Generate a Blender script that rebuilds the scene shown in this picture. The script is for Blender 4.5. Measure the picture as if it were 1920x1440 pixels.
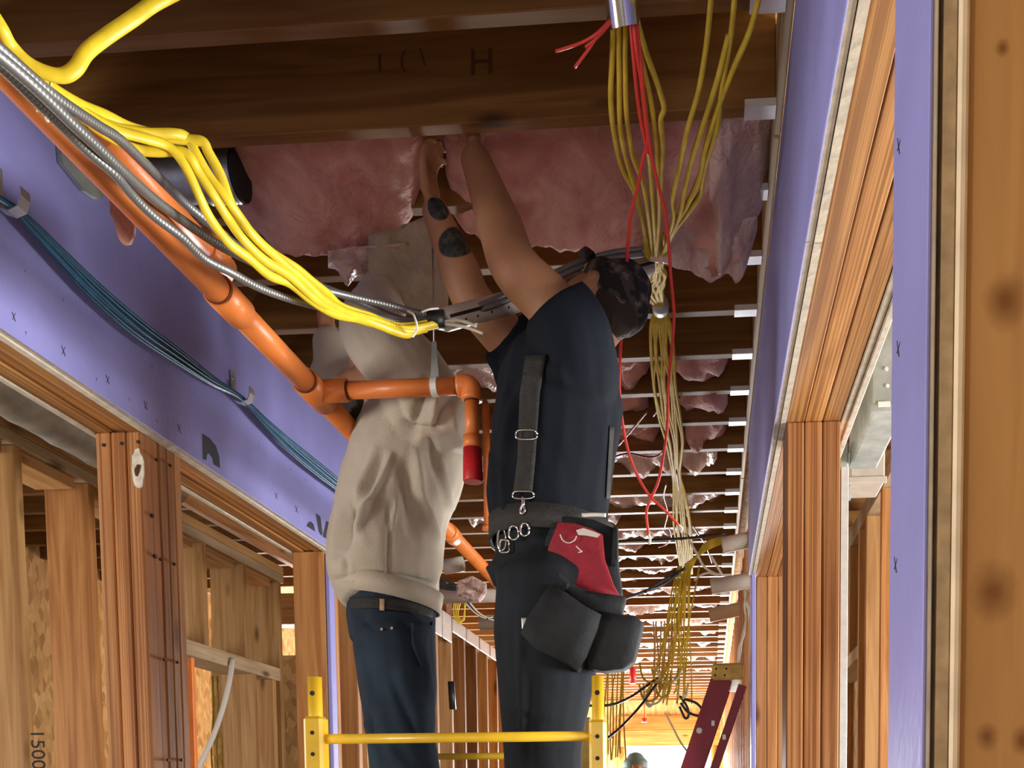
import bpy, bmesh, math, random
from mathutils import Vector, Matrix, noise
for o in list(bpy.data.objects): bpy.data.objects.remove(o, do_unlink=True)
scene = bpy.context.scene
COL = scene.collection
random.seed(7)
# ------------------------------------------------------------------ camera
F = 1800.0; YAW, PITCH, ROLL, PCX, PCY = 0.0735990, -0.0614062, -0.0062065, 1198.595, 1620.311
CAM = Vector((0, 0, 1.4))
_fw = Vector((-math.sin(YAW)*math.cos(PITCH), math.cos(YAW)*math.cos(PITCH), math.sin(PITCH)))
_rt = Vector((math.cos(YAW), math.sin(YAW), 0)); _up = _rt.cross(_fw)
RT = _rt*math.cos(ROLL) + _up*math.sin(ROLL); UP = -_rt*math.sin(ROLL) + _up*math.cos(ROLL); FW = _fw
cam_data = bpy.data.cameras.new('camera'); cam = bpy.data.objects.new('camera', cam_data); COL.objects.link(cam)
M = Matrix.Identity(4)
for i, v in enumerate((RT, UP, -FW)):
    for k in range(3): M[k][i] = v[k]
M.translation = CAM; cam.matrix_world = M
cam_data.sensor_fit = 'HORIZONTAL'; cam_data.sensor_width = 36; cam_data.lens = 36*F/1920
cam_data.shift_x = (960-PCX)/1920; cam_data.shift_y = (PCY-720)/1920
cam_data.clip_start = 0.05; cam_data.clip_end = 200
scene.camera = cam
# ------------------------------------------------------------------ world and daylight
world = bpy.data.worlds.new('daylight'); scene.world = world; world.use_nodes = True
bg = world.node_tree.nodes['Background']; bg.inputs[0].default_value = (0.93, 0.97, 1.0, 1); bg.inputs[1].default_value = 2.2
vs = scene.view_settings; vs.view_transform = 'Standard'; vs.look = 'None'; vs.gamma = 1; vs.use_curve_mapping = False
vs.exposure = 0.0
def area(name, loc, direction, sx, sy, power, col=(1, .97, .93)):
    l = bpy.data.lights.new(name, 'AREA'); l.shape = 'RECTANGLE'; l.size = sx; l.size_y = sy; l.energy = power; l.color = col
    o = bpy.data.objects.new(name, l); COL.objects.link(o); o.location = loc
    o.rotation_euler = Vector(direction).to_track_quat('-Z', 'Y').to_euler(); return o
XL_OUT, XR_OUT, Y_END, Y_BACK = -4.3, 3.4, 15.0, -4.0
# daylight standing in each window opening of the outer walls
LEFT_WINDOWS = [(-0.6, 1.9), (3.0, 1.5), (9.2, 2.0), (12.4, 2.0)]     # centre y, width
RIGHT_WINDOWS = [(1.9, 2.0), (4.4, 1.4), (8.0, 2.0), (12.0, 2.0)]
LPOW = {0: 150, 1: 22, 2: 300, 3: 380}; RPOW = {0: 270, 1: 62, 2: 300, 3: 380}
for i, (y, w) in enumerate(LEFT_WINDOWS): area('window_daylight', (XL_OUT+0.02, y, 1.5), (1, 0, 0.0 if i < 2 else .12), w-.1, 1.1, LPOW[i], (1, .95, .87))
for i, (y, w) in enumerate(RIGHT_WINDOWS): area('window_daylight', (XR_OUT-0.02, y, 1.5), (-1, 0, 0.04 if i < 2 else .12), w-.1, 1.1, RPOW[i], (1, .97, .92))
area('window_daylight', (-0.8, Y_END-0.08, 1.25), (0, -1, 0.1), 1.5, 1.9, 1500, (.95, .98, 1))
area('window_daylight', (-0.7, Y_BACK+0.08, 1.35), (0, 1, 0.0), 1.4, 1.5, 12)
# ------------------------------------------------------------------ pixel to place
def ray(x, y): return (x-PCX)/F*RT - (y-PCY)/F*UP + FW
def aX(x, y, X): d = ray(x, y); return CAM + d*(X/d.x)
def aY(x, y, Y): d = ray(x, y); return CAM + d*(Y/d.y)
def aZ(x, y, Z): d = ray(x, y); return CAM + d*((Z-CAM.z)/d.z)
# ------------------------------------------------------------------ materials
MAT = {}
def mat(name, col, rough=.6, metal=0, spec=.5, bump=0, bscale=40, var=0, vscale=6, sheen=0, coat=0):
    m = bpy.data.materials.new(name); m.use_nodes = True; nt = m.node_tree; b = nt.nodes['Principled BSDF']
    b.inputs['Base Color'].default_value = (*col, 1); b.inputs['Roughness'].default_value = rough
    b.inputs['Metallic'].default_value = metal; b.inputs['Specular IOR Level'].default_value = spec
    b.inputs['Sheen Weight'].default_value = sheen; b.inputs['Coat Weight'].default_value = coat
    if var or bump:
        tc = nt.nodes.new('ShaderNodeTexCoord')
    if var:
        n = nt.nodes.new('ShaderNodeTexNoise'); n.inputs['Scale'].default_value = vscale; n.inputs['Detail'].default_value = 5
        nt.links.new(tc.outputs['Object'], n.inputs['Vector'])
        r = nt.nodes.new('ShaderNodeValToRGB'); r.color_ramp.elements[0].position = .3; r.color_ramp.elements[1].position = .7
        r.color_ramp.elements[0].color = (*[c*(1-var) for c in col], 1); r.color_ramp.elements[1].color = (*[min(1, c*(1+var*.6)) for c in col], 1)
        nt.links.new(n.outputs['Fac'], r.inputs['Fac']); nt.links.new(r.outputs['Color'], b.inputs['Base Color'])
    if bump:
        n2 = nt.nodes.new('ShaderNodeTexNoise'); n2.inputs['Scale'].default_value = bscale; n2.inputs['Detail'].default_value = 4
        nt.links.new(tc.outputs['Object'], n2.inputs['Vector'])
        bp = nt.nodes.new('ShaderNodeBump'); bp.inputs['Strength'].default_value = bump; bp.inputs['Distance'].default_value = .01
        nt.links.new(n2.outputs['Fac'], bp.inputs['Height']); nt.links.new(bp.outputs['Normal'], b.inputs['Normal'])
    MAT[name] = m; return m
def wood(name, light, dark, axis, grain=1.0, knots=True, rough=.62, lines=False, lineaxis=0):
    m = bpy.data.materials.new(name); m.use_nodes = True; nt = m.node_tree; L = nt.links; N = nt.nodes.new
    b = nt.nodes['Principled BSDF']; b.inputs['Roughness'].default_value = rough; b.inputs['Specular IOR Level'].default_value = .3
    tc = N('ShaderNodeTexCoord'); oi = N('ShaderNodeObjectInfo')
    mul = N('ShaderNodeMath'); mul.operation = 'MULTIPLY'; mul.inputs[1].default_value = 37.0; L.new(oi.outputs['Random'], mul.inputs[0])
    add = N('ShaderNodeVectorMath'); add.operation = 'ADD'; L.new(tc.outputs['Object'], add.inputs[0]); L.new(mul.outputs[0], add.inputs[1])
    mp = N('ShaderNodeMapping'); sc = [22*grain]*3; sc[axis] = 1.1; mp.inputs['Scale'].default_value = sc; L.new(add.outputs[0], mp.inputs['Vector'])
    n = N('ShaderNodeTexNoise'); n.inputs['Scale'].default_value = 1.6; n.inputs['Detail'].default_value = 7; n.inputs['Distortion'].default_value = .8
    L.new(mp.outputs[0], n.inputs['Vector'])
    r = N('ShaderNodeValToRGB'); r.color_ramp.elements[0].position = .32; r.color_ramp.elements[1].position = .66
    r.color_ramp.elements[0].color = (*dark, 1); r.color_ramp.elements[1].color = (*light, 1); L.new(n.outputs['Fac'], r.inputs['Fac'])
    col = r.outputs['Color']
    def mixc(fac, c, color, kind='MIX'):
        mx = N('ShaderNodeMix'); mx.data_type = 'RGBA'; mx.blend_type = kind
        if isinstance(fac, float): mx.inputs[0].default_value = fac
        else: L.new(fac, mx.inputs[0])
        L.new(c, mx.inputs[6])
        if isinstance(color, tuple): mx.inputs[7].default_value = (*color, 1)
        else: L.new(color, mx.inputs[7])
        return mx.outputs[2]
    if knots:
        mp2 = N('ShaderNodeMapping'); s2 = [9.0]*3; s2[axis] = 3.0; mp2.inputs['Scale'].default_value = s2; L.new(add.outputs[0], mp2.inputs['Vector'])
        v = N('ShaderNodeTexVoronoi'); v.inputs['Scale'].default_value = .8; L.new(mp2.outputs[0], v.inputs['Vector'])
        kr = N('ShaderNodeValToRGB'); kr.color_ramp.elements[0].position = .05; kr.color_ramp.elements[0].color = (1, 1, 1, 1)
        kr.color_ramp.elements[1].position = .16; kr.color_ramp.elements[1].color = (0, 0, 0, 1); L.new(v.outputs['Distance'], kr.inputs['Fac'])
        col = mixc(kr.outputs['Color'], col, tuple(c*.32 for c in dark))
    if lines:
        mp3 = N('ShaderNodeMapping'); s3 = [3.0]*3; s3[axis] = .35; s3[lineaxis] = 150.0; mp3.inputs['Scale'].default_value = s3; L.new(add.outputs[0], mp3.inputs['Vector'])
        n3 = N('ShaderNodeTexNoise'); n3.inputs['Scale'].default_value = 1.4; n3.inputs['Detail'].default_value = 3; L.new(mp3.outputs[0], n3.inputs['Vector'])
        r3 = N('ShaderNodeValToRGB'); r3.color_ramp.elements[0].position = .42; r3.color_ramp.elements[0].color = (.42, .34, .28, 1)
        r3.color_ramp.elements[1].position = .56; r3.color_ramp.elements[1].color = (1, 1, 1, 1); L.new(n3.outputs['Fac'], r3.inputs['Fac'])
        col = mixc(.75, col, r3.outputs['Color'], 'MULTIPLY')
    # each board a little lighter or darker
    hs = N('ShaderNodeHueSaturation'); mr = N('ShaderNodeMapRange'); mr.inputs[3].default_value = .78; mr.inputs[4].default_value = 1.15
    L.new(oi.outputs['Random'], mr.inputs[0]); L.new(mr.outputs[0], hs.inputs['Value']); L.new(col, hs.inputs['Color'])
    L.new(hs.outputs[0], b.inputs['Base Color'])
    bp = N('ShaderNodeBump'); bp.inputs['Strength'].default_value = .25; bp.inputs['Distance'].default_value = .003
    L.new(n.outputs['Fac'], bp.inputs['Height']); L.new(bp.outputs['Normal'], b.inputs['Normal'])
    MAT[name] = m; return m
SPF_L, SPF_D = (.60, .36, .155), (.40, .205, .07)
for ax, nm in enumerate('xyz'):
    wood('spf_'+nm, SPF_L, SPF_D, ax)
    wood('fir_'+nm, (.50, .245, .085), (.30, .115, .032), ax)
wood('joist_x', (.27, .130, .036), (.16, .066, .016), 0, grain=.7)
wood('lvl_y', (.60, .30, .10), (.40, .17, .05), 1, lines=True, lineaxis=0, knots=False)
wood('lvl_z', (.62, .30, .115), (.43, .175, .06), 2, lines=True, lineaxis=0, knots=False)
wood('grey_y', (.62, .48, .31), (.42, .31, .19), 1)
wood('grey_x', (.62, .48, .31), (.42, .31, .19), 0)
def knotty(name, base, spots):
    m = MAT[base].copy(); m.name = name; nt = m.node_tree; L = nt.links; b = nt.nodes['Principled BSDF']; src = b.inputs['Base Color'].links[0].from_socket; geo = nt.nodes.new('ShaderNodeNewGeometry')
    nz = nt.nodes.new('ShaderNodeTexNoise'); nz.inputs['Scale'].default_value = 40; L.new(geo.outputs['Position'], nz.inputs['Vector'])
    for p_, r in spots:
        v = nt.nodes.new('ShaderNodeVectorMath'); v.operation = 'SUBTRACT'; L.new(geo.outputs['Position'], v.inputs[0]); v.inputs[1].default_value = p_
        sc_ = nt.nodes.new('ShaderNodeVectorMath'); sc_.operation = 'MULTIPLY'; sc_.inputs[1].default_value = (1, .2, .8); L.new(v.outputs[0], sc_.inputs[0])
        ln = nt.nodes.new('ShaderNodeVectorMath'); ln.operation = 'LENGTH'; L.new(sc_.outputs[0], ln.inputs[0])
        ad = nt.nodes.new('ShaderNodeMath'); ad.operation = 'MULTIPLY_ADD'; ad.inputs[1].default_value = r*.8; L.new(nz.outputs['Fac'], ad.inputs[0]); L.new(ln.outputs['Value'], ad.inputs[2])
        mr = nt.nodes.new('ShaderNodeMapRange'); mr.inputs[1].default_value = r*2.2; mr.inputs[2].default_value = r*.7; L.new(ad.outputs[0], mr.inputs[0])
        mx = nt.nodes.new('ShaderNodeMix'); mx.data_type = 'RGBA'; L.new(mr.outputs[0], mx.inputs[0]); L.new(src, mx.inputs[6]); mx.inputs[7].default_value = (.23, .092, .026, 1); src = mx.outputs[2]
    L.new(src, b.inputs['Base Color']); MAT[name] = m
mat('purple', (.27, .27, .62), .55, var=.10, vscale=5, bump=.08, bscale=60)
mat('gypsum', (.60, .53, .43), .9, var=.18, vscale=30, bump=.3)
mat('sheath_edge', (.50, .36, .20), .9, var=.3, vscale=40)
mat('ink', (.02, .022, .035), .7)
mat('faded_ink', (.11, .042, .014), .8)
mat('concrete', (.17, .155, .14), .85, var=.2, vscale=3, bump=.2)
mat('galv', (.62, .66, .66), .38, metal=.85, var=.2, vscale=25)
mat('galv_dull', (.42, .46, .45), .55, metal=.5, var=.3, vscale=14)
mat('zinc_bright', (.86, .90, .92), .35, metal=.35, var=.1, vscale=40)
mat('black_hole', (.008, .010, .011), .8)
mat('orange', (.72, .205, .045), .38, var=.14, vscale=10, bump=.06, bscale=90)
mat('orange_joint', (.10, .018, .006), .6)
mat('red_cap', (.55, .016, .022), .4, var=.15, vscale=30)
mat('yellow_cable', (.80, .60, .03), .38, var=.18, vscale=30)
mat('yellow_old', (.62, .45, .055), .62, spec=.12, var=.25, vscale=25)
mat('red_wire', (.80, .06, .045), .4)
mat('dark_red_wire', (.20, .02, .018), .45)
mat('white_wire', (.75, .72, .62), .5)
mat('black_wire', (.018, .018, .02), .35)
mat('blue_cable', (.030, .115, .21), .45, var=.25, vscale=30)
mat('string', (.82, .80, .74), .8)
mat('pvc', (.50, .445, .385), .5, var=.12, vscale=18)
mat('pvc_white', (.74, .72, .68), .45, var=.08)
mat('steel', (.55, .56, .57), .35, metal=.9)
mat('chrome', (.85, .86, .87), .16, metal=1)
mat('scaffold_yellow', (.78, .50, .022), .38, var=.2, vscale=9, coat=.2)
mat('scaffold_worn', (.55, .40, .10), .5, var=.3, vscale=25)
mat('ladder_red', (.24, .025, .05), .42, var=.2, vscale=9)
mat('ladder_cap', (.62, .42, .10), .6, var=.3, vscale=20)
mat('black_plastic', (.012, .012, .013), .45)
def conduit_mat():
    m = mat('armored', (.30, .31, .31), .42, metal=.7); nt = m.node_tree; b = nt.nodes['Principled BSDF']
    a = nt.nodes.new('ShaderNodeAttribute'); a.attribute_name = 'run'
    w = nt.nodes.new('ShaderNodeMath'); w.operation = 'MULTIPLY'; w.inputs[1].default_value = 900
    s = nt.nodes.new('ShaderNodeMath'); s.operation = 'SINE'; bp = nt.nodes.new('ShaderNodeBump'); bp.inputs['Strength'].default_value = .25; bp.inputs['Distance'].default_value = .001
    nt.links.new(a.outputs['Fac'], w.inputs[0]); nt.links.new(w.outputs[0], s.inputs[0]); nt.links.new(s.outputs[0], bp.inputs['Height']); nt.links.new(bp.outputs['Normal'], b.inputs['Normal'])
conduit_mat()
def osb_mat():
    m = bpy.data.materials.new('osb'); m.use_nodes = True; nt = m.node_tree; L = nt.links; N = nt.nodes.new; b = nt.nodes['Principled BSDF']; b.inputs['Roughness'].default_value = .7
    tc = N('ShaderNodeTexCoord'); mp = N('ShaderNodeMapping'); mp.inputs['Scale'].default_value = (30, 30, 14); L.new(tc.outputs['Object'], mp.inputs['Vector'])
    n = N('ShaderNodeTexNoise'); n.inputs['Scale'].default_value = .5; L.new(mp.outputs[0], n.inputs['Vector'])
    v = N('ShaderNodeTexVoronoi'); v.inputs['Scale'].default_value = 1; L.new(mp.outputs[0], v.inputs['Vector'])
    r = N('ShaderNodeValToRGB'); e = r.color_ramp.elements; e[0].color = (.36, .22, .085, 1); e[1].color = (.80, .60, .31, 1); r.color_ramp.elements.new(.5).color = (.62, .42, .18, 1)
    L.new(v.outputs['Color'], r.inputs['Fac']); L.new(r.outputs['Color'], b.inputs['Base Color'])
    bp = N('ShaderNodeBump'); bp.inputs['Strength'].default_value = .4; bp.inputs['Distance'].default_value = .004; L.new(v.outputs['Distance'], bp.inputs['Height']); L.new(bp.outputs['Normal'], b.inputs['Normal'])
    MAT['osb'] = m
osb_mat()
def insul_mat(name, light, dark, rough=.8):
    m = bpy.data.materials.new(name); m.use_nodes = True; nt = m.node_tree; L = nt.links; N = nt.nodes.new; b = nt.nodes['Principled BSDF']
    b.inputs['Roughness'].default_value = rough; b.inputs['Sheen Weight'].default_value = .3
    tc = N('ShaderNodeTexCoord'); n = N('ShaderNodeTexNoise'); n.inputs['Scale'].default_value = 7; n.inputs['Detail'].default_value = 8; n.inputs['Distortion'].default_value = 1.2
    L.new(tc.outputs['Object'], n.inputs['Vector']); r = N('ShaderNodeValToRGB'); r.color_ramp.elements[0].position = .35; r.color_ramp.elements[1].position = .62
    r.color_ramp.elements[0].color = (*dark, 1); r.color_ramp.elements[1].color = (*light, 1); L.new(n.outputs['Fac'], r.inputs['Fac']); L.new(r.outputs['Color'], b.inputs['Base Color'])
    n2 = N('ShaderNodeTexNoise'); n2.inputs['Scale'].default_value = 34; n2.inputs['Detail'].default_value = 10; n2.inputs['Distortion'].default_value = .6; L.new(tc.outputs['Object'], n2.inputs['Vector'])
    bp = N('ShaderNodeBump'); bp.inputs['Strength'].default_value = .85; bp.inputs['Distance'].default_value = .015; L.new(n2.outputs['Fac'], bp.inputs['Height']); L.new(bp.outputs['Normal'], b.inputs['Normal'])
    MAT[name] = m
insul_mat('pink', (.70, .37, .32), (.52, .20, .17))
insul_mat('film', (.74, .54, .49), (.54, .32, .28), .3)
insul_mat('kraft', (.44, .36, .26), (.33, .25, .17), .6)
# ------------------------------------------------------------------ mesh helpers
WLOC = {}
def root(name, loc, label=None, cat=None, group=None, kind=None):
    o = bpy.data.objects.new(name, None); COL.objects.link(o); o.location = loc; o.empty_display_size = .05
    WLOC[o.name] = Vector(loc); return tag(o, label, cat, group, kind)
def tag(o, label=None, cat=None, group=None, kind=None):
    if label: o['label'] = label
    if cat: o['category'] = cat
    if group: o['group'] = group
    if kind: o['kind'] = kind
    return o
def link(name, me, m, parent, world_loc, label=None):
    o = bpy.data.objects.new(name, me); COL.objects.link(o)
    if m and not me.materials: me.materials.append(MAT[m])
    world_loc = Vector(world_loc); WLOC[o.name] = world_loc
    if parent: o.parent = parent; o.location = world_loc - WLOC[parent.name]
    else: o.location = world_loc
    if label: o['label'] = label
    return o
def from_bm(name, bm, m, parent=None, smooth=False, label=None):
    """bm holds world coordinates; the object's origin goes to the middle of its box"""
    if len(bm.verts) == 0: bm.verts.new((0, 0, 0))
    lo = Vector([min(v.co[i] for v in bm.verts) for i in range(3)]); hi = Vector([max(v.co[i] for v in bm.verts) for i in range(3)])
    c = (lo+hi)/2
    for v in bm.verts: v.co -= c
    bmesh.ops.recalc_face_normals(bm, faces=bm.faces)
    me = bpy.data.meshes.new(name); bm.to_mesh(me); bm.free()
    if smooth:
        me.polygons.foreach_set('use_smooth', [True]*len(me.polygons))
    return link(name, me, m, parent, c, label)
_bc = {}
def box_me(d, m, bev):
    k = (round(d[0], 4), round(d[1], 4), round(d[2], 4), m, bev)
    if k in _bc: return _bc[k]
    bm = bmesh.new(); bmesh.ops.create_cube(bm, size=1); bmesh.ops.scale(bm, vec=d, verts=bm.verts)
    if bev: bmesh.ops.bevel(bm, geom=bm.edges[:], offset=min(bev, min(d)*.3), segments=1, affect='EDGES')
    me = bpy.data.meshes.new('board'); bm.to_mesh(me); bm.free(); me.materials.append(MAT[m]); _bc[k] = me; return me
def box(name, x, y, z, m, parent=None, bev=.0025, label=None):
    """a board from its three extents"""
    d = (x[1]-x[0], y[1]-y[0], z[1]-z[0]); c = ((x[0]+x[1])/2, (y[0]+y[1])/2, (z[0]+z[1])/2)
    return link(name, box_me(d, m, bev), m, parent, c, label)
def bbox(bm, x, y, z, mtx=None):
    d = (x[1]-x[0], y[1]-y[0], z[1]-z[0]); c = Vector(((x[0]+x[1])/2, (y[0]+y[1])/2, (z[0]+z[1])/2))
    r = bmesh.ops.create_cube(bm, size=1); bmesh.ops.scale(bm, vec=d, verts=r['verts']); bmesh.ops.translate(bm, vec=c, verts=r['verts'])
    if mtx: bmesh.ops.transform(bm, matrix=mtx, verts=r['verts'])
    return r['verts']
def catmull(pts, n):
    pts = [Vector(p) for p in pts]; out = []
    P = [2*pts[0]-pts[1]] + pts + [2*pts[-1]-pts[-2]]
    for i in range(1, len(P)-2):
        a, b, c, d = P[i-1:i+3]
        for k in range(n):
            t = k/n
            out.append(.5*((2*b)+(c-a)*t+(2*a-5*b+4*c-d)*t*t+(3*b-a-3*c+d)*t**3))
    out.append(pts[-1]); return out
def lerp_list(v, n):
    m = len(v)-1; out = []
    for i in range(n):
        t = i/(n-1)*m; k = min(int(t), m-1); out.append(v[k]+(v[k+1]-v[k])*(t-k))
    return out
def sweep(bm, pts, rad, sides=8, flat=1.0, twist=0.0, caps=True, up=None, smooth=0):
    """tube along pts; rad one number or a list; flat squeezes the section; up fixes the section's wide axis"""
    if smooth: 
        n0 = len(pts); pts = catmull(pts, smooth)
        if isinstance(rad, (list, tuple)): rad = lerp_list(list(rad), len(pts))
    pts = [Vector(p) for p in pts]; n = len(pts)
    R = list(rad) if isinstance(rad, (list, tuple)) else [rad]*n
    rings = []; t0 = (pts[1]-pts[0]).normalized()
    ref = Vector(up) if up else (Vector((0, 0, 1)) if abs(t0.z) < .9 else Vector((0, 1, 0)))
    u = (ref - t0*ref.dot(t0)).normalized()
    lay = bm.verts.layers.float.get('run') or bm.verts.layers.float.new('run'); run = 0
    for i in range(n):
        t = (pts[min(i+1, n-1)]-pts[max(i-1, 0)]).normalized()
        if up: ref = Vector(up); u2 = ref - t*ref.dot(t)
        else: u2 = u - t*u.dot(t)
        if u2.length > 1e-6: u = u2.normalized()
        w = t.cross(u); a0 = twist*i/max(1, n-1)
        if i: run += (pts[i]-pts[i-1]).length
        ring = []
        for k in range(sides):
            a = 2*math.pi*k/sides; cx, cy = math.cos(a)*R[i], math.sin(a)*R[i]*flat
            ca, sa = math.cos(a0), math.sin(a0)
            v = bm.verts.new(pts[i] + u*(cx*ca-cy*sa) + w*(cx*sa+cy*ca)); v[lay] = run; ring.append(v)
        rings.append(ring)
    for i in range(n-1):
        for k in range(sides):
            bm.faces.new((rings[i][k], rings[i][(k+1) % sides], rings[i+1][(k+1) % sides], rings[i+1][k]))
    if caps: bm.faces.new(rings[0][::-1]); bm.faces.new(rings[-1])
    return rings
def tube(name, pts, rad, m, parent=None, sides=8, smooth=6, label=None, **k):
    bm = bmesh.new(); sweep(bm, pts, rad, sides, smooth=smooth, **k); return from_bm(name, bm, m, parent, True, label)
def straight(name, a, b, rad, m, parent=None, sides=16, label=None):
    bm = bmesh.new(); sweep(bm, [a, b], rad, sides); o = from_bm(name, bm, m, parent, False, label)
    me = o.data
    me.polygons.foreach_set('use_smooth', [len(p.vertices) == 4 for p in me.polygons]); return o
def prism(name, pts, off, m, parent=None, label=None):
    """outline of world points pushed out by the vector off"""
    bm = bmesh.new(); a = [bm.verts.new(p) for p in pts]; b = [bm.verts.new(Vector(p)+Vector(off)) for p in pts]; n = len(pts)
    bm.faces.new(a); bm.faces.new(b[::-1])
    for i in range(n): bm.faces.new((a[i], b[i], b[(i+1) % n], a[(i+1) % n]))
    return from_bm(name, bm, m, parent, False, label)
def text(name, body, size, mtx, m, parent, extrude=.0006):
    cu = bpy.data.curves.new(name, 'FONT'); cu.body = body; cu.size = size; cu.extrude = extrude; cu.align_x = 'CENTER'; cu.align_y = 'CENTER'
    o = bpy.data.objects.new(name, cu); COL.objects.link(o); dg = bpy.context.evaluated_depsgraph_get()
    me = bpy.data.meshes.new_from_object(o.evaluated_get(dg)); bpy.data.objects.remove(o, do_unlink=True)
    me.transform(mtx.to_3x3().to_4x4()); me.materials.clear()
    return link(name, me, m, parent, mtx.translation)
# ================================================================== the building
ZJ, JH, J0, JS = 3.01, .235, 2.334, .305
def S(name, x, y, z, m, **k): return tag(box(name, x, y, z, m, **k), kind='structure')
S('floor', (XL_OUT-.2, XR_OUT+.2), (Y_BACK-.2, Y_END+.2), (-.12, 0), 'concrete', bev=0)
# ---- ceiling: subfloor, joists, hangers
ceil = root('ceiling', (-.6, 5, ZJ), kind='structure')
ys = Y_BACK
while ys < Y_END:
    box('subfloor_panel', (XL_OUT, XR_OUT), (ys, min(ys+1.216, Y_END+.1)), (ZJ+JH, ZJ+JH+.02), 'osb', ceil, bev=.002); ys += 1.22
for k in range(-20, 42):
    y = J0 + JS*k
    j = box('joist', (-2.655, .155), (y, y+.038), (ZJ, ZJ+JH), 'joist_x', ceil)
    hg = bmesh.new(); bbox(hg, (.083, .1555), (y-.003, y+.041), (ZJ-.004, ZJ)); bbox(hg, (.083, .1555), (y-.003, y), (ZJ, ZJ+.014)); bbox(hg, (.083, .1555), (y+.038, y+.041), (ZJ, ZJ+.09))
    from_bm('joist_hanger', hg, 'zinc_bright', j)
    if 0 <= k < 14:
        hg = bmesh.new(); bbox(hg, (-2.656, -2.575), (y-.004, y+.042), (ZJ-.004, ZJ)); bbox(hg, (-2.656, -2.575), (y-.004, y-.001), (ZJ-.002, ZJ+.13)); bbox(hg, (-2.656, -2.652), (y-.045, y+.085), (ZJ-.01, ZJ+.16))
        from_bm('joist_hanger', hg, 'galv_dull', j)
    if -6 <= k < 16:
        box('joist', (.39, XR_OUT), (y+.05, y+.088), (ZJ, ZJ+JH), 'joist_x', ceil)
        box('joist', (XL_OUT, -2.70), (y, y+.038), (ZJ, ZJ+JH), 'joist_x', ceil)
box('rim_beam', (-2.70, -2.657), (-1, 8), (ZJ-.06, ZJ+JH), 'fir_y', ceil)
# stamp on the face of the joist over the workers
jst = [o for o in ceil.children if abs(WLOC[o.name].y-(J0+.019)) < .01 and WLOC[o.name].x < 0 and o.name.startswith('joist')][0]
RXm = Matrix.Rotation(math.radians(90), 4, 'X')
for (px, py, h, body) in ((712, 120, .060, 'I'), (755, 112, .055, '('), (792, 108, .055, '\\'), (903, 118, .085, 'H')):
    p = aY(px, py, J0-.0006); text('stamp_mark', body, h, Matrix.Translation(p) @ RXm, 'faded_ink', jst, .0004)
# ---- right wall
wr = root('wall_right', (.28, 3, 0), kind='structure')
XR = .174
for i in range(3): box('header_ply', (.2065+.048*i, .2540+.048*i), (.96, 4.46), (2.42, ZJ), 'lvl_y', wr, bev=.003)
def board_r(y0, y1, z0, z1):
    b = box('purple_board', (XR, XR+.004), (y0, y1), (z0, z1), 'purple', wr, bev=.001)
    c = bmesh.new(); bbox(c, (XR+.004, XR+.015), (y0, y1), (z0+.001, z1)); from_bm('gypsum_core', c, 'gypsum', b)
    c = bmesh.new(); bbox(c, (XR+.017, XR+.0315), (y0, y1), (z0-.002, z1)); from_bm('backing_board', c, 'gypsum', b)
for y0, y1 in ((.962, 1.83), (1.833, 3.05), (3.053, 4.38)): board_r(y0, y1, 2.42, ZJ)
b = box('purple_board', (XR, XR+.0035), (.812, .960), (0, ZJ), 'purple', wr, bev=.0015)
box('gypsum_edge', (XR+.0035, XR+.0075), (.8125, .960), (0, ZJ), 'gypsum', wr, bev=.001)
box('sheathing_edge', (XR+.0115, XR+.0225), (.814, .960), (0, ZJ), 'sheath_edge', wr, bev=.001)
mat('pale_wood', (.80, .66, .46), .8, var=.15, vscale=25)
box('furring_strip', (XR+.0230, XR+.0315), (.811, .960), (0, ZJ), 'pale_wood', wr, bev=.003)
wood('spf_near', (.58, .32, .115), (.42, .205, .062), 2, grain=.55, knots=False)
knotty('spf_knotty', 'spf_near', [(tuple(aY(x, y, .814)), r) for x, y, r in ((1880, 90, .0035), (1886, 565, .011), (1862, 1108, .012), (1850, 1382, .006), (1918, 1388, .006))])
for y in (.814, .853, .920): box('stud', (.206, .346), (y, y+.038), (0, ZJ), 'spf_knotty' if y < .83 else 'spf_z', wr, bev=.004)
for i in range(2): box('backing_strip', (.3515+.0175*i, .368+.0175*i), (.96, 4.46), (2.418-.004*i, ZJ), 'gypsum', wr)
for i in range(3): box('post_ply', (.2075+.048*i, .2535+.048*i), (2.655, 2.80), (0, 2.42), 'lvl_z', wr, bev=.004)
box('cover_strip', (.352, .372), (2.66, 2.80), (0, 2.30), 'zinc_bright', wr, bev=.001)
for i, x in enumerate((.209, .258, .306)):
    box('post_ply', (x, x+.047), (4.40, 4.455), (0, 2.42), 'fir_z', wr, bev=.003)
box('jamb_board', (.184, .203), (4.30, 4.45), (0, 2.41), 'purple', wr)
yy = 0.0
while yy < 14.5:
    y1 = min(yy+2.44, 15); box('ledger_board', (.155, .1735), (yy+.004, y1), (ZJ-.0, ZJ+.18), 'grey_y', wr, bev=.004); yy = y1
yy = 4.62
while yy < 14.9:
    box('stud', (.206, .346), (yy, yy+.038), (0, 2.934), 'fir_z', wr); yy += .305
for i in range(2):
    for (a, c) in ((4.47, 8.6), (8.604, 12.2), (12.204, 15)): box('top_plate', (.206, .346), (a, c), (2.934+.038*i, 2.972+.038*i), 'spf_y', wr)
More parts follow.
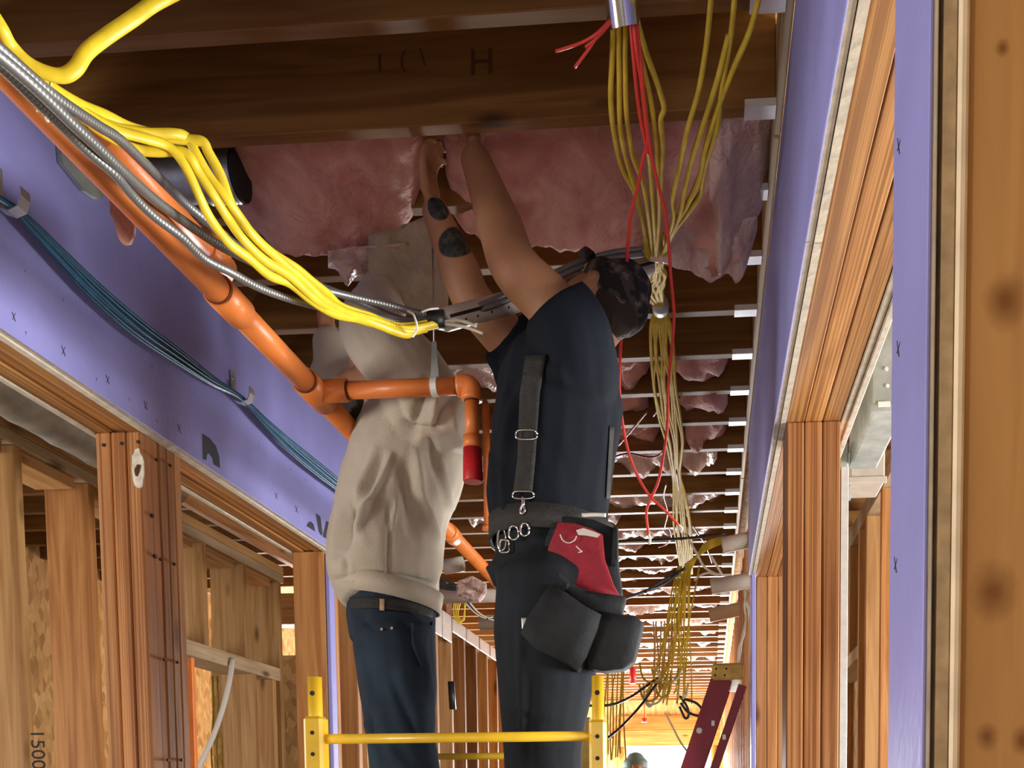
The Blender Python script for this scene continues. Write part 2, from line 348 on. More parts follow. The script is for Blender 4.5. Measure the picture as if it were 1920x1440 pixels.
# ---- left wall
wl = root('wall_left', (-1.6, 2, 0), kind='structure')
XL = -1.50
for i in range(3): box('header_ply', (-1.665+.0435*i, -1.6220+.0435*i), (-3, 4.06), (2.42+(.006 if i == 1 else 0), ZJ), 'lvl_y', wl, bev=.003)
purple_left = []
for y0, y1 in ((-3, -1.83), (-1.827, .61), (.613, 4.06)):
    b = box('purple_board', (XL-.004, XL), (y0, y1), (2.42, ZJ), 'purple', wl, bev=.001); purple_left.append((y0, y1, b))
    c = bmesh.new(); bbox(c, (XL-.017, XL-.004), (y0, y1), (2.421, ZJ)); from_bm('gypsum_core', c, 'gypsum', b)
    c = bmesh.new(); bbox(c, (XL-.034, XL-.018), (y0, y1), (2.416, ZJ)); from_bm('backing_board', c, 'gypsum', b)
def lboard(y): return [b for y0, y1, b in purple_left if y0-.01 <= y <= y1+.01][0]
box('backing_strip', (-1.685, -1.667), (-3, 4.06), (2.416, ZJ), 'gypsum', wl)
for i in range(3): box('post_ply', (-1.664+.0435*i, -1.6225+.0435*i), (2.56, 2.642), (0, 2.42), 'lvl_z', wl, bev=.004)
for i in range(3): box('post_stud', (-1.664, -1.5345), (2.644+.038*i, 2.681+.038*i), (0, 2.42), 'fir_z', wl, bev=.004)
for (px, py) in ((292, 862), (318, 873), (284, 967), (289, 1043), (300, 1049), (326, 1058), (307, 1237), (332, 1242), (314, 1425), (340, 1425)):
    p = aX(px, py, -1.5345); straight('bolt_head', p, p+Vector((.005, 0, 0)), .006 if px in (284, 289) else .0042, 'black_plastic', wl, 8)
for (px, py) in ((195, 835), (229, 832), (260, 829)):
    p = aY(px, py, 2.56); straight('bolt_head', p, p-Vector((0, .004, 0)), .0045, 'black_plastic', wl, 8)
# plaster smear with a chipped hole on the corner of the post
bm = bmesh.new(); c0 = aY(262, 878, 2.556); ring = []
for k in range(20):
    a = 2*math.pi*k/20; r = 1+.22*noise.noise(Vector((math.cos(a)*2, math.sin(a)*2, 3))); ring.append(bm.verts.new(c0+Vector((.017*r*math.cos(a)-.006, 0, .052*r*math.sin(a)))))
f_ = bm.faces.new(ring); ex = bmesh.ops.extrude_face_region(bm, geom=[f_]); bmesh.ops.translate(bm, vec=(0, .004, 0), verts=[v for v in ex['geom'] if isinstance(v, bmesh.types.BMVert)])
mat('plaster', (.80, .77, .70), .85, var=.35, vscale=40)
ps = from_bm('plaster_smear', bm, 'plaster', wl, label='white plaster smear with chipped hole')
bm = bmesh.new(); sweep(bm, [aY(261, 872, 2.5555), aY(257, 883, 2.5555), aY(256, 893, 2.5555)], [.005, .0075, .003], 6, smooth=3); from_bm('chip', bm, 'faded_ink', ps)
# jamb beyond the second opening, then the run of studs
box('jamb_stud', (-1.665, -1.535), (3.80, 3.838), (0, 2.42), 'fir_z', wl); box('jamb_stud', (-1.665, -1.535), (3.90, 3.938), (0, 2.42), 'fir_z', wl)
box('jamb_board', (-1.531, -1.515), (3.80, 3.85), (0, 2.41), 'purple', wl)
yy = 4.10; i = 0
while yy < 14.9:
    box('stud', (-1.66, -1.52), (yy, yy+.038), (0, 2.44), ('fir_z', 'fir_z', 'spf_z')[i % 3], wl); yy += .305; i += 1
for q in range(2):
    for (a, c) in ((4.07, 7.7), (7.704, 11.3), (11.304, 15)): box('top_plate', (-1.66, -1.52), (a, c), (2.44+.038*q, 2.478+.038*q), 'grey_y', wl)
for (a, c) in ((5.02, 5.24), (5.27, 5.42), (5.44, 5.62), (5.65, 5.96), (5.98, 6.3), (6.33, 6.6), (6.63, 6.9)):
    box('tie_plate', (-1.5195, -1.512), (a, c), (2.43, 2.51) if a > 5.5 else (2.36, 2.515), 'zinc_bright', wl)
# marks printed on the purple boards
def mark_poly(name, pts, o=(360, 780), s=4.8, m='ink'):
    w = [aX(o[0]+x/s, o[1]+y/s, XL+.0004) for x, y in pts]; return prism(name, w, (.0006, 0, 0), m, lboard(sum(p.y for p in w)/len(w)))
mark_poly('printed_letter', [(95, 160), (155, 195), (215, 270), (245, 370), (250, 470), (195, 435), (185, 380), (150, 335), (135, 345), (128, 400), (98, 385)])
mark_poly('printed_letter', [(1030, 990), (1048, 955), (1072, 950), (1095, 975), (1108, 1040)])
mark_poly('printed_letter', [(1115, 875), (1155, 905), (1175, 1060), (1160, 1075), (1140, 1040)])
mark_poly('printed_letter', [(1210, 945), (1275, 985), (1300, 1040), (1290, 1130), (1262, 1115), (1262, 1040), (1248, 1020), (1240, 1030), (1225, 1112), (1175, 1085)])
def xmark(px, py, s=1.0):
    w = lambda a, b_: aX(px+a*s, py+b_*s, XL+.0005)
    bm = bmesh.new()
    for q in (((-4, -9), (-2.6, -9), (4, 9), (2.6, 9)), ((2.4, -7), (3.4, -7), (-1.6, 6), (-2.8, 6))):
        bm.faces.new([bm.verts.new(w(*p)) for p in q])
    from_bm('ink_mark', bm, 'ink', lboard(w(0, 0).y))
for q in ((26, 594, 1), (119, 658, 1.1), (202, 712, 1), (273, 760, 1), (336, 803, 1), (518, 930, .7), (556, 955, .8), (47, 508, .35), (118, 562, .4), (49, 624, .4), (181, 711, .4), (242, 749, .4), (295, 790, .4), (285, 686, .4), (485, 835, .3), (573, 900, .3), (545, 880, .3)): xmark(*q)
for (px, py) in ((1684, 275), (1683, 655), (1678, 1060)):
    bm = bmesh.new()
    for q in (((-2, -16), (-1, -16), (3, 14), (1.4, 14)), ((4, -14), (4.6, -14), (-1, 8), (-2.4, 8))): bm.faces.new([bm.verts.new(aX(px+a, py+c, XR-.0004)) for a, c in q])
    from_bm('ink_mark', bm, 'ink', b)
# ---- stud wall of the bay on the left
ws = root('wall_left_room', (-2.6, 4, 0), kind='structure')
for i in range(2): box('top_plate', (-2.69, -2.50), (.2, 5.58), (2.714+.048*i, 2.761+.048*i), 'grey_y' if i == 0 else 'spf_y', ws, bev=.004)
for y in (2.16, 2.57, 2.98, 3.375, 3.79, 4.25, 4.665, 5.083, 5.50):
    z0 = 2.21 if 4.5 < y < 5.2 else 0
    box('stud', (-2.69, -2.50), (y, y+.038), (z0, 2.714), 'fir_z' if y in (3.79, 4.25) else 'spf_z', ws, bev=.004)
    if y < 5.2: box('blocking', (-2.685, -2.52), (y+.04, y+.36), (2.672, 2.712), 'spf_y', ws)
box('sill_board', (-2.69, -2.50), (4.29, 5.498), (2.135, 2.21), 'grey_y', ws, bev=.004)
box('stud', (-2.69, -2.50), (5.40, 5.438), (0, 2.135), 'spf_z', ws, bev=.004)
box('stud', (-2.69, -2.50), (5.16, 5.198), (0, 2.135), 'spf_z', ws, bev=.004)
p = aX(58, 1405, -2.4995); text('handwritten_number', '1500', .075, Matrix.Translation(aY(70, 1405, 3.3745)) @ RXm @ Matrix.Rotation(math.radians(-90), 4, 'Z'), 'ink', ws)
# cross wall closing the bay
wc = root('wall_cross', (-2.2, 6.3, 0), kind='structure')
for px0, px1 in ((556, 572), (600, 622), (628, 640)):
    xa, xb = aY(px0, 1200, 6.2).x, aY(px1, 1200, 6.2).x
    box('stud', (xa, xb), (6.2, 6.34), (0, 2.714), 'fir_z', wc)
box('header', (-3.2, -1.7), (6.2, 6.34), (2.60, 2.80), 'fir_x', wc)
box('sheathing', (-3.4, -1.67), (6.40, 6.412), (0, 2.43), 'osb', wc)
box('light_block', (aY(570, 1150, 6.3).x, aY(603, 1150, 6.3).x), (6.30, 6.34), (aY(588, 1168, 6.3).z, aY(588, 1147, 6.3).z), 'spf_x', wc)
text('painted_number', '4', .17, Matrix.Translation(aY(590, 1212, 6.398)) @ RXm, 'white_wire', wc)
# ---- stud wall of the bay on the right
wq = root('wall_right_room', (.86, 5, 0), kind='structure')
for i in range(2): box('top_plate', (.80, .94), (2.9, 8), (2.868+.046*i, 2.913+.046*i), 'grey_y', wq, bev=.004)
for y in (4.63, 5.07, 5.30, 5.65, 6.1, 6.5, 7.0): box('stud', (.80, .94), (y, y+.038), (2.26 if 5.5 < y < 6.3 else 0, 2.868), 'spf_z' if y > 5 else 'fir_z', wq)
box('sill_board', (.80, .94), (5.34, 6.5), (2.19, 2.26), 'grey_y', wq)
box('panel', (.945, .957), (5.0, 8.0), (0, 2.85), 'osb', wq)
for x in (.44, .53): box('stud', (x+.03, x+.068), (4.45, 4.59), (0, ZJ), 'fir_z', wq)
# ---- outer walls with their window openings
def outer(name, x, wins, y0, y1):
    e = root(name, (x, (y0+y1)/2, 0), kind='structure'); ys_ = y0; w_ = sorted(wins); s = 1 if x > 0 else -1
    X = (min(x, x+.012*s), max(x, x+.012*s))
    for c, w in w_:
        box('sheathing', X, (ys_, c-w/2), (0, ZJ+JH), 'osb', e); box('sheathing', X, (c-w/2, c+w/2), (0, .9), 'osb', e); box('sheathing', X, (c-w/2, c+w/2), (2.1, ZJ+JH), 'osb', e)
        for yy_ in (c-w/2-.04, c+w/2+.002): box('window_stud', (min(x, x-.14*s), max(x, x-.14*s)), (yy_, yy_+.038), (0, ZJ), 'spf_z', e)
        box('window_header', (min(x, x-.14*s), max(x, x-.14*s)), (c-w/2, c+w/2), (2.1, 2.3), 'spf_y', e); ys_ = c+w/2
    box('sheathing', X, (ys_, y1), (0, ZJ+JH), 'osb', e)
    return e
outer('wall_outer_left', XL_OUT, LEFT_WINDOWS, Y_BACK, Y_END); outer('wall_outer_right', XR_OUT, RIGHT_WINDOWS, Y_BACK, Y_END)
def endwall(name, Y, x0, x1, z1, s):
    e = root(name, (-.7, Y, 0), kind='structure'); Ys = (min(Y, Y+.02*s), max(Y, Y+.02*s)); Yf = (min(Y-.14*s, Y), max(Y-.14*s, Y))
    box('sheathing', (XL_OUT, x0), Ys, (0, ZJ+.3), 'osb', e); box('sheathing', (x1, XR_OUT), Ys, (0, ZJ+.3), 'osb', e); box('sheathing', (x0, x1), Ys, (z1, ZJ+.3), 'osb', e)
    box('header', (-1.5, .155), Yf, (z1, z1+.24), 'spf_x', e); box('header', (-1.5, .155), Yf, (z1+.243, z1+.46), 'fir_x', e)
    for x in (x0-.04, x0-.16, x1+.002, x1+.12): box('stud', (x, x+.038), Yf, (0, z1), 'spf_z', e)
    return e
endwall('wall_end', Y_END, -1.28, .02, 2.31, 1); endwall('wall_back', Y_BACK, -1.4, 0, 2.2, -1)
# ================================================================== pipes, cables, insulation
def pts_Z(lst): return [aZ(x, y, z) for x, y, z in lst]
def pts_Y(lst): return [aY(x, y, Y) for x, y, Y in lst]
# ---- orange sprinkler main with tee, branch, elbow, drop and red cap
PX, PZ = -.995, 2.45
def yp(y): return (PZ-1.4)*F/(1509-y)
sp = root('sprinkler_pipe', (PX, 2.3, PZ), 'long orange sprinkler main with a tee, side branch, elbow and red capped drop', 'pipe')
yt = aX(590, 705, PX).y
straight('pipe_section', (PX, .7, PZ), (PX, yp(545), PZ), .0270, 'orange', sp, 24)
straight('coupling', (PX, yp(540), PZ), (PX, yp(585), PZ), .0325, 'orange', sp, 24)
straight('joint_ring', (PX, yp(540)-.004, PZ), (PX, yp(540)-.0002, PZ), .0292, 'orange_joint', sp, 24)
straight('pipe_section', (PX, yp(585)+.001, PZ), (PX, yt-.062, PZ), .0270, 'orange', sp, 24)
straight('joint_ring', (PX, yt-.066, PZ), (PX, yt-.0605, PZ), .0292, 'orange_joint', sp, 24)
bm = bmesh.new(); sweep(bm, [(PX, yt-.06, PZ), (PX, yt+.06, PZ)], .0335, 24); sweep(bm, [(PX, yt, PZ), (PX+.085, yt, PZ)], .0275, 20); te = from_bm('tee_fitting', bm, 'orange', sp)
for p in te.data.polygons: p.use_smooth = len(p.vertices) == 4
EX = aY(879, 688, yt).x
straight('joint_ring', (PX+.0855, yt, PZ), (PX+.089, yt, PZ), .0225, 'orange_joint', sp, 20)
straight('branch_pipe', (PX+.0895, yt, PZ), (EX-.030, yt, PZ), .0212, 'orange', sp, 20)
straight('joint_ring', (EX-.0335, yt, PZ), (EX-.030, yt, PZ), .0222, 'orange_joint', sp, 20)
bm = bmesh.new(); sweep(bm, [(EX-.0295, yt, PZ), (EX-.008, yt, PZ), (EX+.002, yt, PZ-.005), (EX+.006, yt, PZ-.016), (EX+.006, yt, PZ-.036)], .026, 20, smooth=3); from_bm('elbow_fitting', bm, 'orange', sp, True)
zc0 = aY(893, 818, yt).z; zr0 = aY(893, 841, yt).z; zr1 = aY(893, 904, yt).z; EX2 = EX+.006
straight('joint_ring', (EX2, yt, PZ-.0365), (EX2, yt, PZ-.040), .0195, 'orange_joint', sp, 20)
straight('drop_pipe', (EX2, yt, PZ-.0405), (EX2, yt, zc0), .0178, 'orange', sp, 20)
straight('coupling', (EX2, yt, zc0), (EX2, yt, zr0), .0225, 'orange', sp, 20)
bm = bmesh.new(); sweep(bm, [(EX2, yt, zr0), (EX2, yt, zr1+.004), (EX2, yt, zr1)], [.0235, .0250, .0235], 24); o = from_bm('red_cap', bm, 'red_cap', sp)
for p in o.data.polygons: p.use_smooth = len(p.vertices) == 4
straight('pipe_section', (PX, yt+.0605, PZ), (PX, 8.5, PZ), .0270, 'orange', sp, 24)
yc = aX(852, 985, PX).y
straight('joint_ring', (PX, yc-.004, PZ), (PX, yc, PZ), .0296, 'orange_joint', sp, 24); straight('coupling', (PX, yc-.09, PZ), (PX, yc-.0045, PZ), .0325, 'orange', sp, 24)
# silver strap and rod carrying the branch
sx = aY(815, 688, yt).x
st = root('pipe_hanger', (sx, yt, PZ), 'thin steel rod and silver strap holding up the orange branch pipe', 'hanger')
bm = bmesh.new(); sweep(bm, [(sx-.008, yt, PZ), (sx+.008, yt, PZ)], .0235, 20); from_bm('strap_ring', bm, 'zinc_bright', st)
prism('strap_tail', [(sx-.010, yt-.002, PZ+.022), (sx+.010, yt-.002, PZ+.022), (sx+.006, yt-.002, PZ+.11), (sx-.006, yt-.002, PZ+.11)], (0, .003, 0), 'galv_dull', st)
straight('rod', (sx, yt, PZ+.10), aY(811, 433, yt+.14), .0028, 'steel', st, 8)
# second orange pipe above, ending in a riser fitting
p2z = 2.60; x2 = aZ(300, 375, p2z).x; y2b = aZ(412, 492, p2z).y
sq = root('sprinkler_pipe', (x2, 1.6, p2z), 'dim orange pipe behind the silver cables, ending in a stubby riser fitting', 'pipe')
straight('pipe_section', (x2, aZ(185, 252, p2z).y, p2z), (x2, y2b, p2z), .026, 'orange', sq, 20)
bm = bmesh.new(); sweep(bm, [(x2, y2b-.06, p2z), (x2, y2b+.03, p2z)], .031, 20); sweep(bm, [(x2, y2b, p2z), (x2, y2b, p2z+.06)], .030, 20); o = from_bm('riser_fitting', bm, 'orange', sq)
for p in o.data.polygons: p.use_smooth = len(p.vertices) == 4
# far sprinkler drops
for (px, y0, y1, Y, lab) in ((1186, 1222, 1282, 9.2, 'far red sprinkler drop behind the hanging yellow cables'), (1208, 1340, 1354, 10.5, 'tiny far red pipe cap under the end beam'), (914, 978, 994, 3.9, 'small orange pipe stub seen between the two workers')):
    a, b_ = aY(px, y0, Y), aY(px, y1, Y); r = root('sprinkler_drop', b_, lab, 'pipe')
    straight('drop_pipe', Vector((a.x, a.y, ZJ+.05)) if y0 < 1300 else a+Vector((0, 0, .25)), (a.x, a.y, (a.z+b_.z)/2), .014, 'orange', r, 10); straight('cap', (a.x, a.y, (a.z+b_.z)/2), (a.x, a.y, b_.z), .03 if Y > 6 else .022, 'red_cap' if Y > 6 else 'orange', r, 12)
# ---- grey armoured cables
def cable(name, pts, rad, m, label, group=None, cat='cable', **k):
    return tag(tube(name, pts, rad, m, None, **k), label, cat, group)
G = 'grey armoured cables by the orange pipe'
A1 = pts_Z([(-60, 40, 2.40), (0, 92, 2.40), (60, 146, 2.40), (115, 190, 2.41), (184, 236, 2.44), (226, 263, 2.46), (288, 323, 2.49), (340, 375, 2.52), (388, 415, 2.52), (440, 458, 2.53), (500, 500, 2.55), (570, 530, 2.57), (613, 541, 2.57), (700, 578, 2.57), (759, 600, 2.56), (835, 597, 2.56)])
cable('armored_cable', A1, .0082, 'armored', 'uppermost grey armoured cable, nearest the yellow cables', G)
A2 = pts_Z([(-60, 62, 2.39), (0, 107, 2.39), (70, 168, 2.39), (142, 238, 2.395), (174, 267, 2.40), (226, 317, 2.41), (288, 373, 2.44), (351, 419, 2.47), (413, 461, 2.48), (470, 490, 2.50), (560, 530, 2.53), (642, 552, 2.55), (720, 570, 2.56), (788, 588, 2.56), (832, 591, 2.56)])
cable('armored_cable', A2, .0085, 'armored', 'middle grey armoured cable running above the orange pipe', G)
A3 = pts_Z([(-60, 78, 2.40), (0, 124, 2.40), (60, 182, 2.40), (130, 250, 2.40), (163, 282, 2.40), (215, 327, 2.40), (247, 365, 2.41), (288, 405, 2.41), (340, 444, 2.41), (382, 484, 2.41), (434, 511, 2.41), (497, 544, 2.42), (584, 572, 2.45), (680, 590, 2.50), (760, 605, 2.53), (834, 604, 2.55)])
cable('armored_cable', A3, .0078, 'armored', 'lowest grey armoured cable crossing in front of the orange pipe', G)
for dy, lab in ((0, 'upper of two grey armoured cables passing behind the camouflage cap'), (11, 'lower of two grey armoured cables passing behind the camouflage cap')):
    cable('armored_cable', pts_Y([(838, 597+dy*.4, 2.30), (930, 560+dy, 2.36), (1000, 527+dy, 2.42), (1040, 511+dy, 2.46), (1090, 490+dy, 2.5), (1140, 475+dy, 2.54), (1170, 470+dy, 2.57), (1205, 466+dy, 2.6)]), .0072, 'armored', lab, 'armoured cables by the cap')
# ---- yellow cables on the left
YG = 'yellow cables sagging on the left'
def ycab(lst, lab, r=.0088, flat=.62): return cable('yellow_cable', pts_Y(lst), r, 'yellow_cable', lab, YG, flat=flat, sides=10)
ycab([(-50, -30, 1.28), (0, 48, 1.30), (22, 88, 1.32), (60, 124, 1.34), (110, 142, 1.36), (140, 130, 1.37), (163, 97, 1.38), (200, 68, 1.40), (250, 34, 1.42), (290, 6, 1.44), (350, -25, 1.46)], 'thick yellow cable swooping down then up to the ceiling at top left', .0098)
ycab([(-50, 10, 1.33), (0, 66, 1.36), (45, 112, 1.40), (90, 158, 1.45), (150, 196, 1.52), (200, 217, 1.58), (247, 240, 1.62), (309, 256, 1.66), (351, 262, 1.68), (380, 266, 1.69), (391, 286, 1.70), (413, 327, 1.72), (432, 380, 1.74), (455, 418, 1.77), (502, 468, 1.83), (555, 503, 1.90), (584, 527, 1.95), (613, 550, 2.00), (640, 575, 2.06), (690, 592, 2.14), (750, 612, 2.22), (826, 602, 2.27)], 'outermost yellow cable, rightmost where the four drop from the bend')
ycab([(-50, 22, 1.34), (0, 74, 1.37), (50, 118, 1.41), (110, 183, 1.48), (160, 212, 1.53), (210, 238, 1.58), (270, 250, 1.63), (326, 251, 1.66), (351, 258, 1.68), (367, 286, 1.69), (392, 330, 1.71), (424, 371, 1.73), (452, 410, 1.76), (480, 447, 1.79), (530, 492, 1.86), (575, 530, 1.93), (605, 560, 1.98), (650, 586, 2.06), (700, 600, 2.14), (760, 618, 2.21), (826, 606, 2.27)], 'second yellow cable from the outside of the bend')
ycab([(100, 172, 1.47), (150, 215, 1.53), (195, 250, 1.57), (250, 278, 1.62), (288, 284, 1.64), (338, 284, 1.66), (358, 297, 1.67), (372, 323, 1.685), (401, 367, 1.71), (424, 404, 1.74), (455, 448, 1.77), (495, 487, 1.82), (540, 515, 1.88), (590, 560, 1.96), (630, 584, 2.03), (690, 604, 2.13), (760, 622, 2.21), (800, 616, 2.25)], 'yellow cable kinking flat below the others before it drops')
ycab([(95, 166, 1.46), (150, 205, 1.52), (215, 243, 1.575), (267, 258, 1.61), (309, 271, 1.64), (334, 292, 1.655), (355, 327, 1.67), (374, 369, 1.69), (396, 412, 1.72), (430, 456, 1.755), (470, 486, 1.80), (505, 516, 1.85), (543, 531, 1.90), (584, 563, 1.96), (628, 589, 2.03), (672, 598, 2.10), (700, 606, 2.14), (759, 627, 2.21), (786, 617, 2.24), (830, 606, 2.27)], 'innermost yellow cable, lowest of the four on the sag')
# loose cable ends past the clamp
for q, lab in ((((826, 606, 2.27), (855, 610, 2.27), (880, 616, 2.27), (905, 625, 2.27)), 'lower loose wire end sticking out past the clamped cables'), (((826, 604, 2.27), (850, 600, 2.27), (872, 603, 2.26), (893, 612, 2.25)), 'upper loose wire end sticking out past the clamped cables')):
    cable('wire_end', pts_Y(list(q)), .0035, 'white_wire', lab, 'loose wire ends', 'wire')
# white string ties
s1 = root('string_tie', aY(80, 180, 1.42), 'white string tied round the grey cables at upper left', 'string')
for l in ([(92, 143, 1.40), (95, 155, 1.39), (92, 172, 1.38), (80, 184, 1.38), (68, 182, 1.38), (52, 170, 1.39), (43, 158, 1.40)], [(78, 184, 1.38), (74, 196, 1.38), (71, 210, 1.38)], [(80, 185, 1.38), (79, 205, 1.38), (85, 216, 1.38), (90, 228, 1.38)]):
    tube('strand', pts_Y(l), .0021, 'string', s1, sides=6)
s2 = root('string_tie', aY(780, 610, 2.2), 'dirty string knot at the end of the sagging yellow cables', 'string')
for l in ([(765, 583, 2.2), (775, 590, 2.18), (782, 612, 2.18), (778, 626, 2.2)], [(780, 622, 2.18), (774, 632, 2.18)], [(790, 585, 2.22), (805, 580, 2.22), (822, 578, 2.24)]): tube('strand', pts_Y(l), .0024, 'string', s2, sides=6)
# slotted white pipe the cables are clamped to
a, b_ = aY(826, 602, 2.285), aY(1215, 498, 2.75)
stt = root('slotted_pipe', a, 'off-white plastic pipe with a dark slit and small holes', 'pipe')
mid = a.lerp(b_, .5); bm = bmesh.new(); sweep(bm, [a, a.lerp(b_, .01), a.lerp(b_, .02), b_], [.012, .024, .0262, .0262], 20); o = from_bm('tube', bm, 'pvc', stt)
for p in o.data.polygons: p.use_smooth = len(p.vertices) == 4
d = (b_-a).normalized(); out = Vector((0, -1, -.42)); out = (out-d*out.dot(d)).normalized(); side = d.cross(out)
q = [a+d*.012+out*.0255+side*s for s in (-.0035, .0035)]; e = [b_+out*.0255+side*s for s in (.0035, -.0035)]
prism('slit', q+e, out*.0016, 'black_hole', stt)
sd = side if side.z < 0 else -side
for t in (.075, .125, .185, .26, .33, .40): p = a+(b_-a)*t+(out*.85+sd*.5).normalized()*.0256; straight('hole', p, p+(out*.85+sd*.5).normalized()*.0012, .0028, 'black_hole', stt, 8)
p = a+d*.0; bm = bmesh.new(); sweep(bm, [aY(800, 598, 2.262), aY(832, 600, 2.275)], [.020, .022], 14); tag(from_bm('tape_wrap', bm, 'black_plastic', None, True), 'dark tape wrapped round cables beside the slotted pipe', 'tape')
# ---- blue data cables in hooks along the left board
bl = root('blue_cable_bundle', aX(200, 560, -1.44), 'bundle of thin blue data cables hanging along the left purple board', 'cable bundle')
path = [(-70, 335), (20, 385), (60, 424), (110, 476), (180, 546), (260, 615), (340, 672), (400, 715), (452, 746), (500, 795), (550, 842), (600, 882), (650, 922), (720, 985), (800, 1050)]
sprd = [8, 8, 18, 26, 34, 36, 28, 16, 7, 14, 22, 24, 20, 14, 8]
random.seed(3)
for i in range(14):
    o = (i-6.5)/6.5; ph = random.uniform(-.25, .25)
    l = []
    for k, ((x, y), s) in enumerate(zip(path, sprd)):
        w = o*.5 + ph*math.sin(k*.9+i)*.4
        l.append(aX(x-w*s*.45, y+w*s*.75, XL+.035+.006*math.sin(i*2.4)))
    tube('cable', l, .0036, 'blue_cable', bl, sides=6, smooth=5)
for (px, py, lab) in ((22, 378, 'steel cable hook near the left edge of the frame'), (455, 742, 'steel cable hook on the purple board above the posts')):
    c = aX(px, py, XL+.035); h = root('cable_hook', (XL, c.y, c.z), lab, 'hook')
    bm = bmesh.new()
    prof = [(XL+.004, .075), (XL+.004, 0), (XL+.012, -.018), (XL+.035, -.026), (XL+.058, -.018), (XL+.066, .004), (XL+.066, .022)]
    L_ = [[bm.verts.new((x, c.y+s*.014, c.z+z)) for x, z in prof] for s in (-1, 1)]
    for k in range(len(prof)-1): bm.faces.new((L_[0][k], L_[0][k+1], L_[1][k+1], L_[1][k]))
    o = from_bm('bracket', bm, 'galv', h); o.modifiers.new('thick', 'SOLIDIFY').thickness = .003
    straight('screw', (XL, c.y, c.z+.055), (XL+.008, c.y, c.z+.055), .005, 'steel', h, 8)
# ---- the yellow bundle along the ceiling
BG = 'yellow cables hung from the ceiling'
def zprof(y):
    t = [(-20, 2.985), (60, 2.97), (140, 2.93), (240, 2.88), (400, 2.875), (490, 2.90), (575, 2.975), (640, 2.95), (740, 2.92), (840, 2.94), (895, 2.975), (950, 2.95), (1010, 2.93), (1090, 2.92)]
    for (a_, za), (b2, zb) in zip(t, t[1:]):
        if y <= b2: return za+(zb-za)*max(0, (y-a_))/(b2-a_)
    return t[-1][1]
def hang(lst): return [aZ(x, y, zprof(y)) for x, y in lst]
left_strands = [
 [(1150, -20), (1150, 50), (1148, 110), (1145, 180), (1150, 240), (1165, 310), (1190, 360), (1205, 420), (1212, 470)],
 [(1160, -20), (1160, 45), (1161, 150), (1163, 240), (1175, 300), (1195, 370), (1210, 440), (1218, 490)],
 [(1170, -20), (1172, 45), (1172, 130), (1175, 220), (1186, 290), (1205, 340), (1215, 400), (1222, 480)],
 [(1180, -20), (1188, 30), (1197, 90), (1205, 150), (1213, 250), (1220, 320), (1225, 400), (1228, 480)],
 [(1183, -20), (1195, 40), (1212, 100), (1230, 150), (1245, 200), (1239, 225), (1243, 270), (1240, 330), (1235, 420), (1230, 490)],
 [(1178, -20), (1190, 40), (1205, 120), (1222, 200), (1232, 290), (1236, 380), (1232, 470)]]
right_strands = [
 [(1336, -30), (1325, 80), (1310, 170), (1290, 240), (1275, 310), (1262, 370), (1264, 400), (1256, 435), (1236, 490)],
 [(1380, -30), (1370, 70), (1352, 170), (1345, 240), (1325, 300), (1317, 340), (1314, 362), (1294, 392), (1262, 435), (1240, 490)],
 [(1430, -30), (1405, 60), (1370, 140), (1340, 220), (1322, 280), (1312, 330), (1290, 380), (1260, 432), (1238, 495)],
 [(1366, 66), (1345, 150), (1320, 230), (1300, 290), (1285, 350), (1275, 400), (1253, 450), (1234, 500)]]
random.seed(11)
tails = []
for i in range(10):
    o = (i-4.5)/4.5; ph = i*1.7
    tails.append([(1228+o*14+10*math.sin(ph), 515), (1226+o*17-9*math.sin(ph), 545), (1238+o*7, 574), (1239+o*18, 610), (1241+o*20+5*math.sin(ph), 660), (1247+o*21-5*math.sin(ph), 720), (1255+o*20, 780), (1264+o*15+4*math.sin(ph), 830), (1268+o*7, 890), (1274+o*11, 930), (1278+o*15+3*math.sin(ph), 980), (1284+o*14, 1030), (1288+o*10, 1075)])
labs = ['leftmost yellow cable dropping from the foil ring', 'second yellow cable from the left under the foil ring', 'third yellow cable from the left under the foil ring', 'fourth yellow cable from the left under the foil ring', 'yellow cable bowing out rightmost below the foil ring', 'yellow cable beside the red wires below the foil ring',
        'yellow cable leftmost of the right-hand four, top centre-right', 'yellow cable second from right among the right-hand four', 'yellow cable slanting furthest right toward the purple wall', 'short dull yellow cable behind the right-hand four']
for i, st_ in enumerate(left_strands+right_strands):
    cable('yellow_cable', hang(st_+tails[i]), .0098, 'yellow_old', labs[i], BG, flat=.6, sides=8)
# foil ring and band that hold them
c = aZ(1168, 24, 2.976)
bm = bmesh.new(); u_ = Vector((.1, .55, -.8)).normalized()
for r_ in (.033, .030): sweep(bm, [c-u_*.022, c+u_*.022], r_, 24, caps=False)
o = tag(from_bm('foil_ring', bm, 'chrome', None, True), 'shiny foil ring gathering yellow cables and red wires at the ceiling', 'ring')
c = aZ(1238, 573, 2.975)
bm = bmesh.new(); sweep(bm, [c+Vector((0, -.02, 0)), c+Vector((0, .025, 0))], .026, 16); tag(from_bm('cable_band', bm, 'galv_dull', None, True), 'grey band strapping the yellow cables to a joist', 'cable band')
# knot of strands around the band
for i in range(5):
    x0 = 1212+i*8
    cable('yellow_cable', hang([(x0, 440), (x0-4+6*math.sin(i*2), 480), (1222+i*5, 500), (1210+i*9, 530), (1206+i*8, 552), (1228+i*4, 572)]), .0065, 'yellow_old', 'short shiny yellow loop twisted into the knot above the grey band', 'loops in the cable knot', flat=.6)
